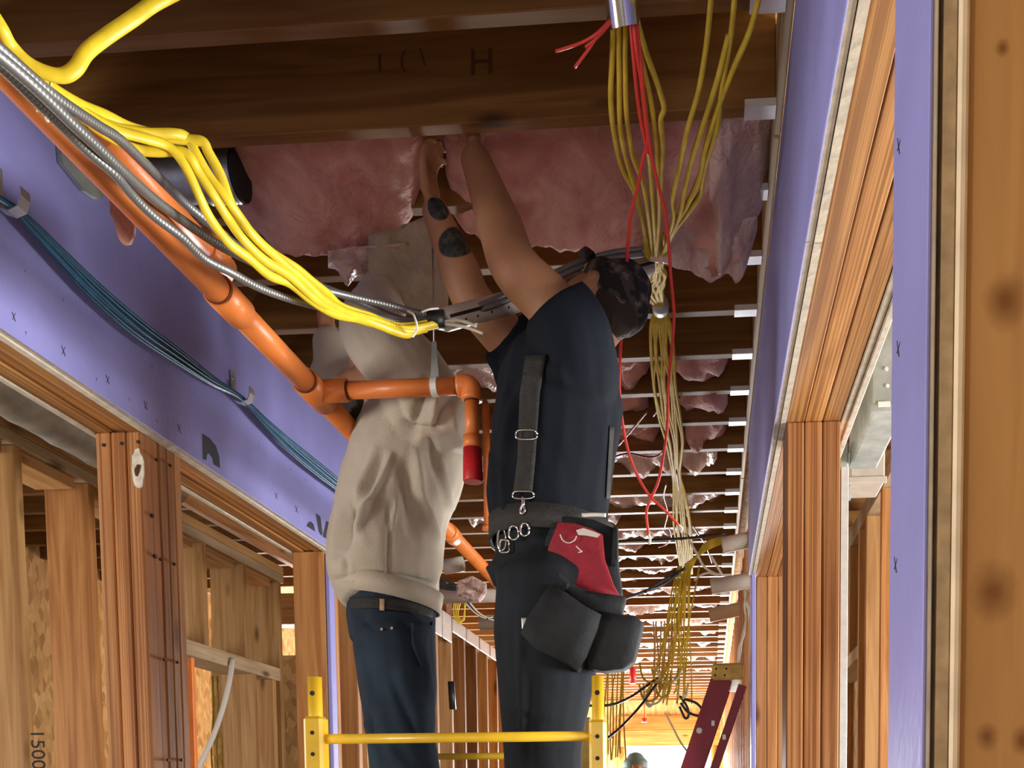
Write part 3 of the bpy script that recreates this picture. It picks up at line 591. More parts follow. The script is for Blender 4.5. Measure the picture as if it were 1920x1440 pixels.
# red wires
RG = 'red wires hanging from the foil ring'
def yb(y): return 2.0 if y < 60 else 2.0+(y-60)*.00105
def redw(l, lab, m='red_wire', r=.0042): return cable('red_wire', [aY(x, y, yb(y)) for x, y in l], r, m, lab, RG, cat='wire')
redw([(1186, 20), (1193, 90), (1203, 160), (1211, 230), (1214, 265), (1205, 300), (1196, 350), (1183, 400), (1178, 450), (1172, 560), (1164, 650), (1162, 740), (1172, 820), (1190, 880), (1217, 928), (1245, 955), (1274, 986)], 'red wire hanging in the wider left-hand loop')
redw([(1190, 20), (1201, 110), (1209, 200), (1221, 290), (1235, 350), (1247, 400), (1254, 460), (1258, 520), (1264, 590), (1260, 650), (1253, 720), (1252, 790), (1246, 840), (1235, 900), (1219, 938), (1212, 962), (1216, 1002)], 'red wire hanging in the right-hand strand beside the yellow bundle')
redw([(1180, 20), (1188, 110), (1196, 190), (1206, 250), (1216, 290)], 'short dull red wire inside the bundle below the ring', 'red_wire', .004)
for l, lab in (([(1156, 20), (1146, 35), (1120, 62), (1090, 80), (1042, 96)], 'upper frayed red wire end left of the foil ring'), ([(1156, 24), (1145, 42), (1122, 64), (1105, 90), (1078, 126)], 'lower frayed red wire end left of the foil ring'), ([(1154, 22), (1140, 48), (1118, 72), (1098, 88)], 'middle frayed red wire end left of the foil ring')):
    redw(l, lab, r=.0032)
for l, lab in (([(1216, 1000), (1219, 1012), (1217, 1020)], 'stripped white tip of the left red wire'), ([(1272, 984), (1278, 990), (1277, 998)], 'stripped white tip of the right red wire')):
    cable('wire_tip', [aY(x, y, yb(y)) for x, y in l], .0042, 'white_wire', lab, 'stripped wire tips', cat='wire')
for l, lab in (([(1262, 690), (1256, 735), (1240, 760), (1225, 780)], 'thin dark red wire left of the yellow bundle, upper'), ([(1268, 880), (1275, 930), (1290, 970), (1310, 1003), (1322, 1020), (1335, 1055)], 'thin dark red wire slanting right of the bundle'), ([(1146, 858), (1180, 850), (1215, 857), (1240, 850), (1256, 815)], 'dark wire looping left of the bundle toward the navy shirt'), ([(1262, 700), (1266, 740), (1275, 745)], 'stub of dark wire beside the upper bundle'), ([(1160, 835), (1190, 800), (1215, 770)], 'dark wire slanting up behind the red loop'), ([(1252, 985), (1259, 1005), (1250, 1020), (1235, 1026)], 'dark red wire curling under the red loops'), ([(1250, 905), (1245, 930), (1252, 960), (1246, 990)], 'dark red wire between the red loops')):
    cable('dark_wire', [aZ(x, y, 2.96) for x, y in l], .0042, 'dark_red_wire', lab, 'dark wires round the bundle', cat='wire')
# hanging lower bunches, far
def bunch(n, top, bot, Y, spread0, spread1, r, m, lab, g, seed):
    random.seed(seed)
    for i in range(n):
        o = (i-(n-1)/2)/((n-1)/2); w = random.uniform(-1, 1); l = []
        for k in range(7):
            t = k/6; x = top[0]+(bot[0]-top[0])*t+o*(spread0+(spread1-spread0)*t)+w*spread1*.35*math.sin(t*3.1+i); y = top[1]+(bot[1]-top[1])*t*(1 if k < 6 else 1-.10*random.random())
            l.append((x, y, Y+.05*math.sin(i*2.1)))
        cable('yellow_cable', pts_Y(l), r, m, lab, g, flat=.6, sides=6, smooth=4)
bunch(16, (1288, 1062), (1252, 1325), 5.6, 14, 42, .0085, 'yellow_old', 'yellow cable hanging in the thick far bunch below the ceiling run', 'yellow cables of the far bunch', 5)
bunch(9, (1245, 1165), (1238, 1300), 7.0, 20, 16, .010, 'sheath_edge', 'dull brown cable hanging in the bunch behind the yellow one', 'brown cables of the far bunch', 6)
bunch(8, (1160, 1225), (1150, 1430), 6.4, 16, 20, .009, 'yellow_old', 'yellow cable hanging by the right scaffold post', 'yellow cables by the scaffold post', 8)
# loops of the far bunch ends
random.seed(21)
for i in range(9):
    x, y = random.uniform(1205, 1290), random.uniform(1270, 1325); w, h = random.uniform(10, 26), random.uniform(14, 34)
    cable('cable_loop', pts_Y([(x-w, y-h, 5.6), (x-w*.7, y, 5.55), (x, y+h*.3, 5.5), (x+w*.7, y-h*.1, 5.5), (x+w, y-h, 5.6)]), .0065, ('yellow_old', 'white_wire')[i % 2], 'small curled wire loop at the bottom of the far bunch', 'wire loops under the far bunch', cat='wire')
for l, lab in (([(1010, 1345, 5.2), (1080, 1325, 5.3), (1142, 1322, 5.4), (1180, 1308, 5.5), (1215, 1284, 5.5), (1235, 1270, 5.6)], 'upper black cable arcing to the far bunch'), ([(1090, 1408, 5.2), (1140, 1383, 5.3), (1175, 1352, 5.4), (1205, 1318, 5.5), (1225, 1290, 5.5), (1240, 1272, 5.6)], 'lower black cable arcing to the far bunch'), ([(1275, 1305, 5.5), (1288, 1325, 5.5), (1291, 1342, 5.5), (1284, 1346, 5.5), (1274, 1325, 5.5)], 'small black cable loop right of the far bunch'), ([(1280, 1310, 5.5), (1305, 1318, 5.5), (1318, 1334, 5.5), (1310, 1342, 5.5), (1290, 1335, 5.5), (1276, 1318, 5.5)], 'wider black cable loop right of the far bunch')):
    cable('black_cable', pts_Y(l), .0075, 'black_wire', lab, 'black cables at the far bunch')
cable('white_cable', pts_Y([(1248, 1338, 6), (1262, 1365, 6), (1275, 1390, 6), (1288, 1408, 6)]), .006, 'white_wire', 'pale cable slanting down in front of the bright doorway')
for l, lab in (([(1210, 1110, 4.4), (1235, 1093, 4.45), (1262, 1077, 4.5), (1285, 1066, 4.5)], 'black cable crossing low toward the yellow bundle'), ([(1160, 1125, 4.3), (1200, 1112, 4.4), (1240, 1098, 4.45), (1272, 1075, 4.5)], 'black cable running from the tool pouch side to the bundle'), ([(1150, 1015, 5.2), (1230, 1012, 5.2), (1300, 1008, 5.2), (1360, 1000, 5.2)], 'black cable stretched level behind the red wires')):
    cable('black_cable', pts_Y(l), .007, 'black_wire', lab, 'black cables under the joists')
# side runs into the stub pipes
for i in range(4): cable('yellow_cable', pts_Y([(1284+i*3, 1060+i*3, 5.4), (1305+i*2, 1045-i*3, 5.35), (1325, 1030-i*4, 5.3), (1352, 1018-i*3, 5.28), (1375, 1012, 5.28)]), .0085, 'yellow_old', 'yellow cable turning right into the upper grey stub pipe', 'yellow cables into the stub pipe', flat=.6)
for l, lab in (([(1284, 1000, 5.2), (1305, 1035, 5.2), (1320, 1062, 5.2), (1340, 1075, 5.2), (1352, 1077, 5.2)], 'pale wire bending to the lower stub pipe'), ([(1333, 1042, 5.2), (1345, 1062, 5.2), (1353, 1076, 5.2)], 'short pale wire hooked above the lower stub pipe'), ([(1302, 1088, 5.2), (1315, 1078, 5.2), (1330, 1074, 5.2), (1345, 1078, 5.2)], 'white wire lying level beside the yellow bundle')):
    cable('pale_wire', pts_Y(l), .006, 'white_wire', lab, 'pale wires near the stub pipes', cat='wire')
for (x0, x1, y, Y, r, lab) in ((1354, 1412, 1017, 5.28, .043, 'upper grey stub pipe poking from the right wall'), (1333, 1410, 1094, 5.2, .041, 'lower grey stub pipe poking from the right wall'), (1330, 1388, 1148, 7.0, .05, 'farther brown stub pipe poking from the right wall')):
    a, b_ = aY(x0, y+6, Y), aY(x1, y-6, Y); s = root('stub_pipe', a, lab, 'pipe'); d = (b_-a).normalized()
    bm = bmesh.new(); sweep(bm, [a, b_], r, 18, caps=False); sweep(bm, [a, b_], r-.004, 18, caps=False); o = from_bm('tube', bm, 'pvc', s, True); straight('dark_inside', a+d*.03, a+d*.034, r-.004, 'black_hole', s, 18)
# ---- pipes and clutter seen between the workers
for (x0, x1, y, Y, r, lab) in ((820, 1000, 1116, 4.6, .034, 'long grey plastic pipe crossing between the workers'), (900, 1010, 1166, 5.6, .040, 'lower grey plastic pipe crossing between the workers'), (832, 869, 1060, 4.4, .034, 'short open grey pipe stub beside the hoodie')):
    tag(straight('plastic_pipe', aY(x0, y+3, Y), aY(x1, y-3, Y), r, 'pvc', None, 18), lab, 'pipe')
for i in range(4): cable('yellow_cable', pts_Y([(852+i*4, 1128, 4.7), (850+i*3, 1150, 4.7), (858+i*2, 1168-i*2, 4.7), (868+i, 1160, 4.7), (874-i, 1128, 4.7)]), .0045, 'yellow_cable', 'loop of the small yellow coil hung between the workers', 'small yellow coil', flat=.6)
for i in range(3): cable('white_cable', pts_Y([(880-i*4, 1130, 4.6), (896-i*3, 1148, 4.6), (912-i*2, 1158, 4.6), (932-i*4, 1164-i*3, 4.6)]), .005, ('white_wire', 'black_wire', 'white_wire')[i], ['white cable of the trio crossing behind the hoodie, upper', 'black cable between two white ones behind the hoodie', 'white cable of the trio crossing behind the hoodie, lower'][i], 'three cables between the workers')
for i in range(3): cable('black_cable', pts_Y([(822, 1082+i*9, 3.6), (840, 1090+i*7, 3.6), (857, 1099+i*3, 3.6)]), .006, 'black_wire', ['top', 'middle', 'bottom'][i]+' of three short black cables poking out beside the hoodie', 'black cables beside the hoodie')
# ---- silver duct with open black end
c = aY(452, 330, 2.47); dr = root('flexible_duct', c, 'silver corrugated duct with an open black end under the joists', 'duct')
bm = bmesh.new(); pr = []; rr = []
x = -1.495; i = 0
while x < c.x-.10: pr.append((x, c.y, c.z)); rr.append(.056 if i % 2 == 0 else .054); x += .03; i += 1
while x < c.x: pr.append((x, c.y, c.z)); rr.append(.060 if i % 2 == 0 else .054); x += .006; i += 1
sweep(bm, pr, rr, 28, caps=False); o = from_bm('corrugated_tube', bm, 'galv', dr, True)
bm = bmesh.new(); sweep(bm, [(c.x-.004, c.y, c.z), (c.x+.001, c.y, c.z)], .0585, 28); from_bm('open_end', bm, 'black_hole', dr)
tag(prism('torn_flap', [aX(px, py, XL+.002) for px, py in ((104, 262), (150, 290), (205, 335), (214, 352), (190, 352), (186, 372), (175, 374), (150, 358), (128, 330), (108, 305))], (.012, 0, 0), 'galv_dull'), 'dark grey torn flap on the purple board above the orange pipe', 'flap')
# ---- pink insulation
def sheet(name, top, bot, Yf, m, label, group=None, thick=(.07, .05), nx=46, nt=16, amp=.012, freq=14, seed=0, rag=5, cat='insulation'):
    """a soft pad: front outline between two polylines, real depth and thickness behind"""
    def ev(pl, x):
        for (xa, ya), (xb, yb_) in zip(pl, pl[1:]):
            if x <= xb: return ya+(yb_-ya)*(x-xa)/(xb-xa) if xb > xa else ya
        return pl[-1][1]
    x0, x1 = top[0][0], top[-1][0]; bm = bmesh.new(); Fv = []; Bv = []
    for i in range(nx+1):
        x = x0+(x1-x0)*i/nx; yt_, yb2 = ev(top, x), ev(bot, x); yb2 += rag*noise.noise(Vector((x*.05, seed, 0)))*2; fr = []; br = []
        for k in range(nt+1):
            t = k/nt; y = yt_+(yb2-yt_)*t
            p = aY(x, y, Yf(x, t)); n_ = noise.fractal(p*freq+Vector((seed*7, 0, 0)), .8, 2.2, 4)
            e = math.sin(math.pi*min(1, max(0, i/nx)))**.35*math.sin(math.pi*min(1, .12+.88*(1-t)))**.5 if 0 < i < nx else .05
            fr.append(bm.verts.new(p+Vector((0, -amp*n_*(.3+e), -amp*.6*n_)))); br.append(bm.verts.new(p+Vector((0, thick[0]*max(.08, e), thick[1]*max(.08, e)))))
        Fv.append(fr); Bv.append(br)
    for i in range(nx):
        for k in range(nt):
            bm.faces.new((Fv[i][k], Fv[i+1][k], Fv[i+1][k+1], Fv[i][k+1])); bm.faces.new((Bv[i][k+1], Bv[i+1][k+1], Bv[i+1][k], Bv[i][k]))
        bm.faces.new((Fv[i][nt], Fv[i+1][nt], Bv[i+1][nt], Bv[i][nt])); bm.faces.new((Fv[i+1][0], Fv[i][0], Bv[i][0], Bv[i+1][0]))
    for k in range(nt):
        bm.faces.new((Fv[0][k], Fv[0][k+1], Bv[0][k+1], Bv[0][k])); bm.faces.new((Fv[nx][k+1], Fv[nx][k], Bv[nx][k], Bv[nx][k+1]))
    return tag(from_bm(name, bm, m, None, True), label, cat, group)
def yf(a, b_, p=1.0): return lambda x, t: a+(b_-a)*t**p
sheet('insulation_batt', [(438, 262), (600, 252), (760, 240), (792, 238)], [(438, 395), (470, 425), (520, 470), (560, 482), (620, 478), (690, 462), (740, 440), (775, 405), (792, 350)], yf(2.40, 2.66), 'pink', 'left pink insulation batt bulging down beside the open duct end', 'pink batts over the workers', seed=1, amp=.013)
sheet('insulation_batt', [(828, 236), (900, 230), (1150, 214), (1300, 205), (1449, 196)], [(828, 300), (840, 390), (880, 440), (940, 470), (1000, 462), (1060, 470), (1130, 480), (1200, 478), (1260, 462), (1300, 492), (1335, 522), (1360, 505), (1385, 455), (1430, 380), (1449, 290)], yf(2.42, 2.72), 'pink', 'right pink insulation batt hanging down behind the yellow cables', 'pink batts over the workers', seed=2, amp=.013, nx=70, nt=20)
sheet('insulation_batt', [(760, 240), (830, 234)], [(760, 330), (800, 300), (830, 320)], yf(2.50, 2.56), 'pink', 'narrow pink insulation between the two raised hands', 'pink batts over the workers', seed=9, nx=14, nt=10)
sheet('plastic_film', [(1330, 215), (1400, 208), (1452, 200)], [(1330, 470), (1350, 520), (1380, 460), (1425, 400), (1452, 300)], yf(2.405, 2.70), 'film', 'shiny plastic film wrapping the right end of the pink batt', thick=(.01, .01), seed=4, amp=.010, freq=20, nx=24)
sheet('plastic_film', [(1215, 455), (1290, 425), (1360, 420), (1420, 405)], [(1215, 490), (1260, 500), (1300, 512), (1335, 530), (1360, 512), (1380, 535), (1400, 500), (1420, 430)], yf(2.66, 2.72), 'film', 'torn plastic film hanging at the low corner of the pink batt', thick=(.012, .01), seed=5, amp=.014, freq=24, nx=30, rag=9)
sheet('insulation_facing', [(690, 440), (740, 430), (800, 405), (840, 400)], [(690, 540), (740, 575), (800, 590), (840, 590)], yf(2.60, 2.64), 'kraft', 'wrinkled brown paper facing hanging behind the steel rod', thick=(.03, .03), seed=6, amp=.015, freq=12, nx=24)
sheet('plastic_film', [(615, 470), (680, 462), (765, 455)], [(615, 500), (650, 530), (690, 515), (730, 530), (765, 480)], yf(2.60, 2.70), 'film', 'crumpled shiny film under the left pink batt', thick=(.012, .01), seed=7, amp=.018, freq=26, nx=24, rag=10)
sheet('insulation_tuft', [(205, 372), (228, 384), (250, 400)], [(205, 405), (222, 450), (238, 462), (250, 440)], lambda x, t: 1.97+.0016*(x-205), 'pink', 'small pink insulation tuft hanging behind the orange pipe on the purple board', thick=(.03, .02), nx=12, nt=10, seed=8)
sheet('insulation_tuft', [(858, 1090), (885, 1080), (912, 1095)], [(858, 1120), (880, 1128), (900, 1130), (912, 1112)], yf(3.0, 3.02), 'film', 'fluffy pale pink tuft dangling between the two workers', thick=(.04, .02), nx=14, nt=10, seed=10, amp=.02, freq=40, rag=8)
# batts in the bays further along
def bay(k, xa, xb, drop, m, seed, label, group):
    y0 = J0+JS*k+.040; y1 = y0+.262; bm = bmesh.new(); nx = max(8, int((xb-xa)/.018)); ny = 6; Bt = []; Tp = []
    for i in range(nx+1):
        x = xa+(xb-xa)*i/nx; r1, r2 = [], []; e = min(1, i/1.5, (nx-i)/1.5) if nx > 3 else 1
        for j in range(ny+1):
            t = j/ny; y = y0+(y1-y0)*t
            n_ = noise.fractal(Vector((x*15, y*12, seed)), .7, 2.2, 5)
            z = ZJ+.080-drop*(.55+1.0*noise.noise(Vector((x*8, seed*1.3, t*2))))-.030*n_-.02*math.sin(math.pi*t)
            r1.append(bm.verts.new((x, y, min(ZJ+.16, z+.05*(1-e))))); r2.append(bm.verts.new((x, y, ZJ+.20)))
        Bt.append(r1); Tp.append(r2)
    for i in range(nx):
        for j in range(ny):
            bm.faces.new((Bt[i][j], Bt[i+1][j], Bt[i+1][j+1], Bt[i][j+1])); bm.faces.new((Tp[i][j+1], Tp[i+1][j+1], Tp[i+1][j], Tp[i][j]))
        bm.faces.new((Bt[i][0], Tp[i][0], Tp[i+1][0], Bt[i+1][0])); bm.faces.new((Bt[i+1][ny], Tp[i+1][ny], Tp[i][ny], Bt[i][ny]))
    for j in range(ny):
        bm.faces.new((Bt[0][j+1], Tp[0][j+1], Tp[0][j], Bt[0][j])); bm.faces.new((Bt[nx][j], Tp[nx][j], Tp[nx][j+1], Bt[nx][j+1]))
    return tag(from_bm('insulation_batt', bm, m, None, True), label, 'insulation', group)
BN = {4: 'fifth', 5: 'sixth', 6: 'seventh', 7: 'eighth', 9: 'tenth', 11: 'twelfth', 13: 'fourteenth', 14: 'fifteenth', 16: 'seventeenth', 18: 'nineteenth', 20: 'twenty-first', 22: 'twenty-third', 24: 'twenty-fifth', 27: 'twenty-eighth', 30: 'thirty-first'}
for k, spans in {4: ((1150, 1216, .06), (1264, 1366, .05)), 5: ((1150, 1212, .06), (1268, 1402, .07)), 6: ((1140, 1238, .05), (1284, 1398, .07)), 7: ((1130, 1345, .07),), 9: ((1130, 1392, .06),), 11: ((1130, 1392, .06),), 13: ((1140, 1300, .06),), 14: ((1140, 1270, .05),), 16: ((1150, 1380, .06),), 18: ((1150, 1380, .06),), 20: ((1160, 1380, .07),), 22: ((1160, 1370, .06),), 24: ((1160, 1370, .07),), 27: ((1160, 1370, .07),), 30: ((1160, 1370, .07),)}.items():
    y = J0+JS*k+.15; py = 1509-1.61*F/y
    for s, (xa, xb, dr_) in enumerate(spans):
        side_ = '' if len(spans) == 1 else (', left of the cables' if s == 0 else ', right of the cables')
        bay(k, aY(xa, py, y).x, min(.075, aY(xb, py, y).x), dr_, 'pink' if k in (4, 5, 6) else 'film', k*3.1+s, 'pink insulation in the %s joist bay beyond the workers%s' % (BN[k], side_), 'insulation in the joist bays')
for k, xa, xb in ((4, -1.25, -.75), (7, -1.3, -.65), (10, -1.4, -.5), (12, -1.4, -.4), (15, -1.4, -.5), (19, -1.4, -.6)):
    bay(k, xa, xb, .06, 'film', k*5.3, 'patch of film-faced insulation over the gap between the workers, bay %s' % {4: 'nearest', 7: 'second nearest', 10: 'third nearest', 12: 'fourth nearest', 15: 'fifth nearest', 19: 'farthest'}[k], 'insulation in the joist bays')
# ================================================================== people
from mathutils.bvhtree import BVHTree
def proj(p):
    q = p-CAM; Z = q.dot(FW); return PCX+F*q.dot(RT)/Z, PCY-F*q.dot(UP)/Z
mat('skin', (.42, .205, .105), .55, var=.12, vscale=12, bump=.12, bscale=160)
mat('hoodie', (.50, .445, .365), .92, var=.08, vscale=9, bump=.22, bscale=220, sheen=.3)
mat('hoodie_rib', (.52, .46, .38), .92, bump=.3, bscale=300)
mat('denim', (.020, .036, .060), .85, var=.4, vscale=8, bump=.12, bscale=260, spec=.25)
mat('work_pants', (.010, .014, .020), .85, var=.35, vscale=7, bump=.12, bscale=200, spec=.25)
mat('navy_shirt', (.0055, .0085, .015), .88, var=.2, vscale=5, bump=.15, bscale=240, spec=.2)
mat('webbing', (.022, .022, .022), .75, var=.3, vscale=60, bump=.4, bscale=300)
mat('pouch_black', (.016, .019, .023), .8, var=.4, vscale=18, bump=.15, bscale=150, spec=.3)
mat('pouch_red', (.30, .012, .030), .75, var=.22, vscale=16, bump=.2, bscale=160)
mat('hair', (.022, .013, .008), .7, bump=.5, bscale=120)
mat('boot', (.05, .03, .018), .6, var=.3)
mat('teal_hat', (.10, .20, .23), .5)
mat('chalk', (.62, .60, .56), .9)
def camo():
    m = mat('camouflage', (.03, .03, .03), .9); nt = m.node_tree; tc = nt.nodes.new('ShaderNodeTexCoord'); n = nt.nodes.new('ShaderNodeTexNoise'); n.inputs['Scale'].default_value = 28; n.inputs['Detail'].default_value = 2
    r = nt.nodes.new('ShaderNodeValToRGB'); r.color_ramp.interpolation = 'CONSTANT'; e = r.color_ramp.elements; e[0].color = (.012, .012, .013, 1); e[1].position = .52; e[1].color = (.05, .045, .04, 1); r.color_ramp.elements.new(.62).color = (.14, .11, .10, 1)
    nt.links.new(tc.outputs['Object'], n.inputs['Vector']); nt.links.new(n.outputs['Fac'], r.inputs['Fac']); nt.links.new(r.outputs['Color'], nt.nodes['Principled BSDF'].inputs['Base Color'])
camo()
def tattoo_skin(spots):
    """skin with inked roses at given places on the forearm"""
    m = mat('skin_tattooed', (.42, .205, .105), .55, var=.12, vscale=12, bump=.12, bscale=160); nt = m.node_tree; L = nt.links; b = nt.nodes['Principled BSDF']
    src = b.inputs['Base Color'].links[0].from_socket; geo = nt.nodes.new('ShaderNodeNewGeometry')
    nz = nt.nodes.new('ShaderNodeTexNoise'); nz.inputs['Scale'].default_value = 55; L.new(geo.outputs['Position'], nz.inputs['Vector'])
    for p, r in spots:
        s = nt.nodes.new('ShaderNodeVectorMath'); s.operation = 'DISTANCE'; L.new(geo.outputs['Position'], s.inputs[0]); s.inputs[1].default_value = p
        mr = nt.nodes.new('ShaderNodeMapRange'); mr.inputs[1].default_value = r; mr.inputs[2].default_value = r*.93; L.new(s.outputs['Value'], mr.inputs[0])
        cr = nt.nodes.new('ShaderNodeValToRGB'); cr.color_ramp.elements[0].color = (.010, .016, .014, 1); cr.color_ramp.elements[1].color = (.07, .075, .06, 1); cr.color_ramp.elements[0].position = .45; cr.color_ramp.elements[1].position = .7; L.new(nz.outputs['Fac'], cr.inputs['Fac'])
        mx = nt.nodes.new('ShaderNodeMix'); mx.data_type = 'RGBA'; L.new(mr.outputs[0], mx.inputs[0]); L.new(src, mx.inputs[6]); L.new(cr.outputs['Color'], mx.inputs[7]); src = mx.outputs[2]
    L.new(src, b.inputs['Base Color'])
def fuse(name, chains, voxel, m, parent, smooth=6, disp=None, extra=None, label=None):
    """chains of rounded sections grown into one continuous skin"""
    bm = bmesh.new()
    for ch in chains:
        pts, rad = ch[0], ch[1]; kw = ch[2] if len(ch) > 2 else {}
        kw = dict(kw); fl = kw.pop('flat', 1.0); pts2 = catmull(pts, 5); R = lerp_list(list(rad), len(pts2)) if isinstance(rad, (list, tuple)) else [rad]*len(pts2)
        # rounded ends
        t0 = (pts2[0]-pts2[1]).normalized(); t1 = (pts2[-1]-pts2[-2]).normalized(); k_ = kw.pop('cap', .55)
        P = [pts2[0]+t0*R[0]*k_, pts2[0]+t0*R[0]*k_*.7]+pts2+[pts2[-1]+t1*R[-1]*k_*.7, pts2[-1]+t1*R[-1]*k_]
        RR = [R[0]*.15, R[0]*.7]+R+[R[-1]*.7, R[-1]*.15]
        sweep(bm, P, RR, 18, flat=fl, **kw)
    if extra: extra(bm)
    bmesh.ops.recalc_face_normals(bm, faces=bm.faces)
    me = bpy.data.meshes.new('raw'); bm.to_mesh(me); bm.free(); o = bpy.data.objects.new('raw', me); COL.objects.link(o)
    r = o.modifiers.new('r', 'REMESH'); r.mode = 'VOXEL'; r.voxel_size = voxel
    s = o.modifiers.new('s', 'SMOOTH'); s.factor = .5; s.iterations = smooth
    dg = bpy.context.evaluated_depsgraph_get(); me2 = bpy.data.meshes.new_from_object(o.evaluated_get(dg)); bpy.data.objects.remove(o, do_unlink=True)
    bm = bmesh.new(); bm.from_mesh(me2); bpy.data.meshes.remove(me2)
    if disp:
        bm.normal_update(); mv = [(v, v.normal*disp(v.co, v.normal)) for v in bm.verts]
        for v, d_ in mv: v.co += d_
    bm.normal_update(); bv = BVHTree.FromBMesh(bm)
    return from_bm(name, bm, m, parent, True, label), bv
def folds(lines, base=.006, st=(9, 6, 3), seed=0):
    """creases where the cloth of the photograph pulls: (x0,y0,x1,y1,width,height)"""
    def f(p, n):
        d = base*noise.fractal(Vector((p.x*st[0]+p.z*3, p.y*st[1], p.z*st[2]+seed)), .9, 2.1, 3)
        x, y = proj(p)
        if n.y < .35:
            for (x0, y0, x1, y1, w, h) in lines:
                dx, dy = x1-x0, y1-y0; t = max(0, min(1, ((x-x0)*dx+(y-y0)*dy)/(dx*dx+dy*dy))); q = ((x-x0-dx*t)**2+(y-y0-dy*t)**2)/(w*w)
                if q < 6: d += h*math.exp(-q)*(1-.5*abs(2*t-1)**3)
        return d
    return f
def hand(w, d, n, curl=.6, s=1.0, left=False):
    d = d.normalized(); n = (n-d*n.dot(d)).normalized(); sd = d.cross(n)*(-1 if left else 1); ch = []
    ch.append(([w-d*.01, w+d*.045*s, w+d*.088*s], [.030*s, .041*s, .039*s], {'flat': .42, 'up': tuple(sd)}))
    for o, L in ((-.031, .066), (-.0105, .080), (.0105, .085), (.031, .074)):
        b = w+d*.080*s+sd*o*s; L *= s
        ch.append(([b, b+d*L*.42+n*L*.10*curl, b+d*L*.72+n*L*.42*curl, b+d*L*(.9-.35*curl)+n*L*.85*curl], [.0098*s, .0092*s, .0084*s, .0070*s]))
    b = w+d*.022*s+sd*.030*s
    ch.append(([b, b+sd*.028*s+d*.022*s+n*.012, b+sd*.036*s+d*.052*s+n*.03*curl, b+sd*.030*s+d*.076*s+n*.045*curl], [.014*s, .0125*s, .0105*s, .008*s]))
    return ch
def head(c, up, face, s=1.0):
    up = up.normalized(); face = (face-up*face.dot(up)).normalized(); side = up.cross(face); M_ = Matrix((side, face, up)).transposed()
    def w(x, y, z): return c+M_ @ (Vector((x, y, z))*s)
    ch = [([w(0, -.005, -.03), w(0, -.01, .02), w(0, -.012, .07)], [.074, .080, .062], {'flat': 1.18, 'up': tuple(side), 'cap': .75}),
          ([w(0, .03, -.075), w(0, .035, -.04), w(0, .03, .0)], [.050, .060, .066], {'flat': 1.0, 'up': tuple(side)}),
          ([w(0, .062, -.098), w(0, .058, -.080)], [.022, .03]),
          ([w(0, .088, .028), w(0, .100, .004), w(0, .112, -.020), w(0, .094, -.030)], [.010, .012, .016, .012]),
          ([w(-.03, .092, -.055), w(0, .100, -.053), w(.03, .092, -.055)], [.008, .011, .008]),
          ([w(-.045, .080, .038), w(0, .092, .040), w(.045, .080, .038)], [.012, .013, .012])]
    for q in (-1, 1):
        ch.append(([w(q*.080, -.012, .022), w(q*.090, -.020, .006), w(q*.083, -.010, -.030)], [.012, .018, .009], {'flat': .55, 'up': tuple(face)}))
    return ch, w
V = lambda x, y, Y: aY(x, y, Y)
DECK = .985
YA = (0, 1, 0)
def leg_chain(hip, knee, foot, r): return [([hip, hip.lerp(knee, .5), knee, knee.lerp(foot, .45), foot], r)]
def boots(parent, foot, face):
    face = face.normalized(); sd = Vector((0, 0, 1)).cross(face); bm = bmesh.new()
    b = foot.copy(); b.z = DECK
    o, _ = fuse('boot', [([b+Vector((0, 0, .16)), b+Vector((0, 0, .08)), b+Vector((0, 0, .045))], [.052, .052, .050]), ([b-face*.06+Vector((0, 0, .045)), b+face*.06+Vector((0, 0, .045)), b+face*.17+Vector((0, 0, .035))], [.043, .046, .036], {'up': tuple(sd), 'flat': .8})], .010, 'boot', parent, 3)
    return o
# ------------------------------------------------------------------ worker in the beige hoodie
w1 = root('person', (V(745, 1300, 2.72).x, 2.6, DECK), 'person in beige hoodie and dark jeans reaching up, back to the camera side', 'person', 'workers on the scaffold')
F1 = Vector((-1, .12, 0))
hipn, hipf = V(740, 1190, 2.63), V(735, 1185, 2.82); kn, kf = V(766, 1395, 2.62), V(737, 1395, 2.82)
fn, ff = Vector((kn.x+.07, 2.62, DECK+.10)), Vector((kf.x+.03, 2.82, DECK+.10))
shn, shf = V(808, 768, 2.57), V(790, 765, 2.92); eln, elf = V(698, 622, 2.53), V(632, 715, 2.94); wrn, wrf = V(725, 520, 2.80), V(611, 625, 2.92)
neck = V(752, 782, 2.70); hc = V(709, 732, 2.68)
hch, hw = head(hc, Vector((.45, 0, .9)), Vector((-.9, 0, .45)))
body = [([V(735, 1140, 2.72), V(728, 1040, 2.72), V(745, 940, 2.73), V(775, 850, 2.74), V(792, 790, 2.74)], [.150, .145, .155, .165, .150], {'flat': .68, 'up': YA}),
        ([V(785, 800, 2.74), neck, hc+Vector((.02, 0, -.05))], [.075, .058, .055]),
        ([V(788, 790, 2.74), shn, eln.lerp(shn, .5), eln, eln.lerp(wrn, .4), wrn], [.07, .060, .050, .043, .042, .029]),
        ([V(788, 790, 2.74), shf, elf.lerp(shf, .5), elf, elf.lerp(wrf, .4), wrf], [.07, .060, .050, .043, .042, .029])]
body += hch + leg_chain(hipn, kn, fn, [.085, .078, .056, .052, .038]) + leg_chain(hipf, kf, ff, [.085, .078, .056, .052, .038])
body += [([V(735, 1140, 2.72), (hipn+hipf)/2], [.13, .12], {'flat': .75, 'up': YA})]
body += hand(wrn, Vector((-.15, .12, 1)), Vector((-1, .2, 0)), .5) + hand(wrf, Vector((0, .05, 1)), Vector((-1, .2, 0)), .9, left=True)
fuse('body', body, .0062, 'skin', w1, 4)
z5 = lambda x, y: (580+x/2.88, 680+y/2.88)
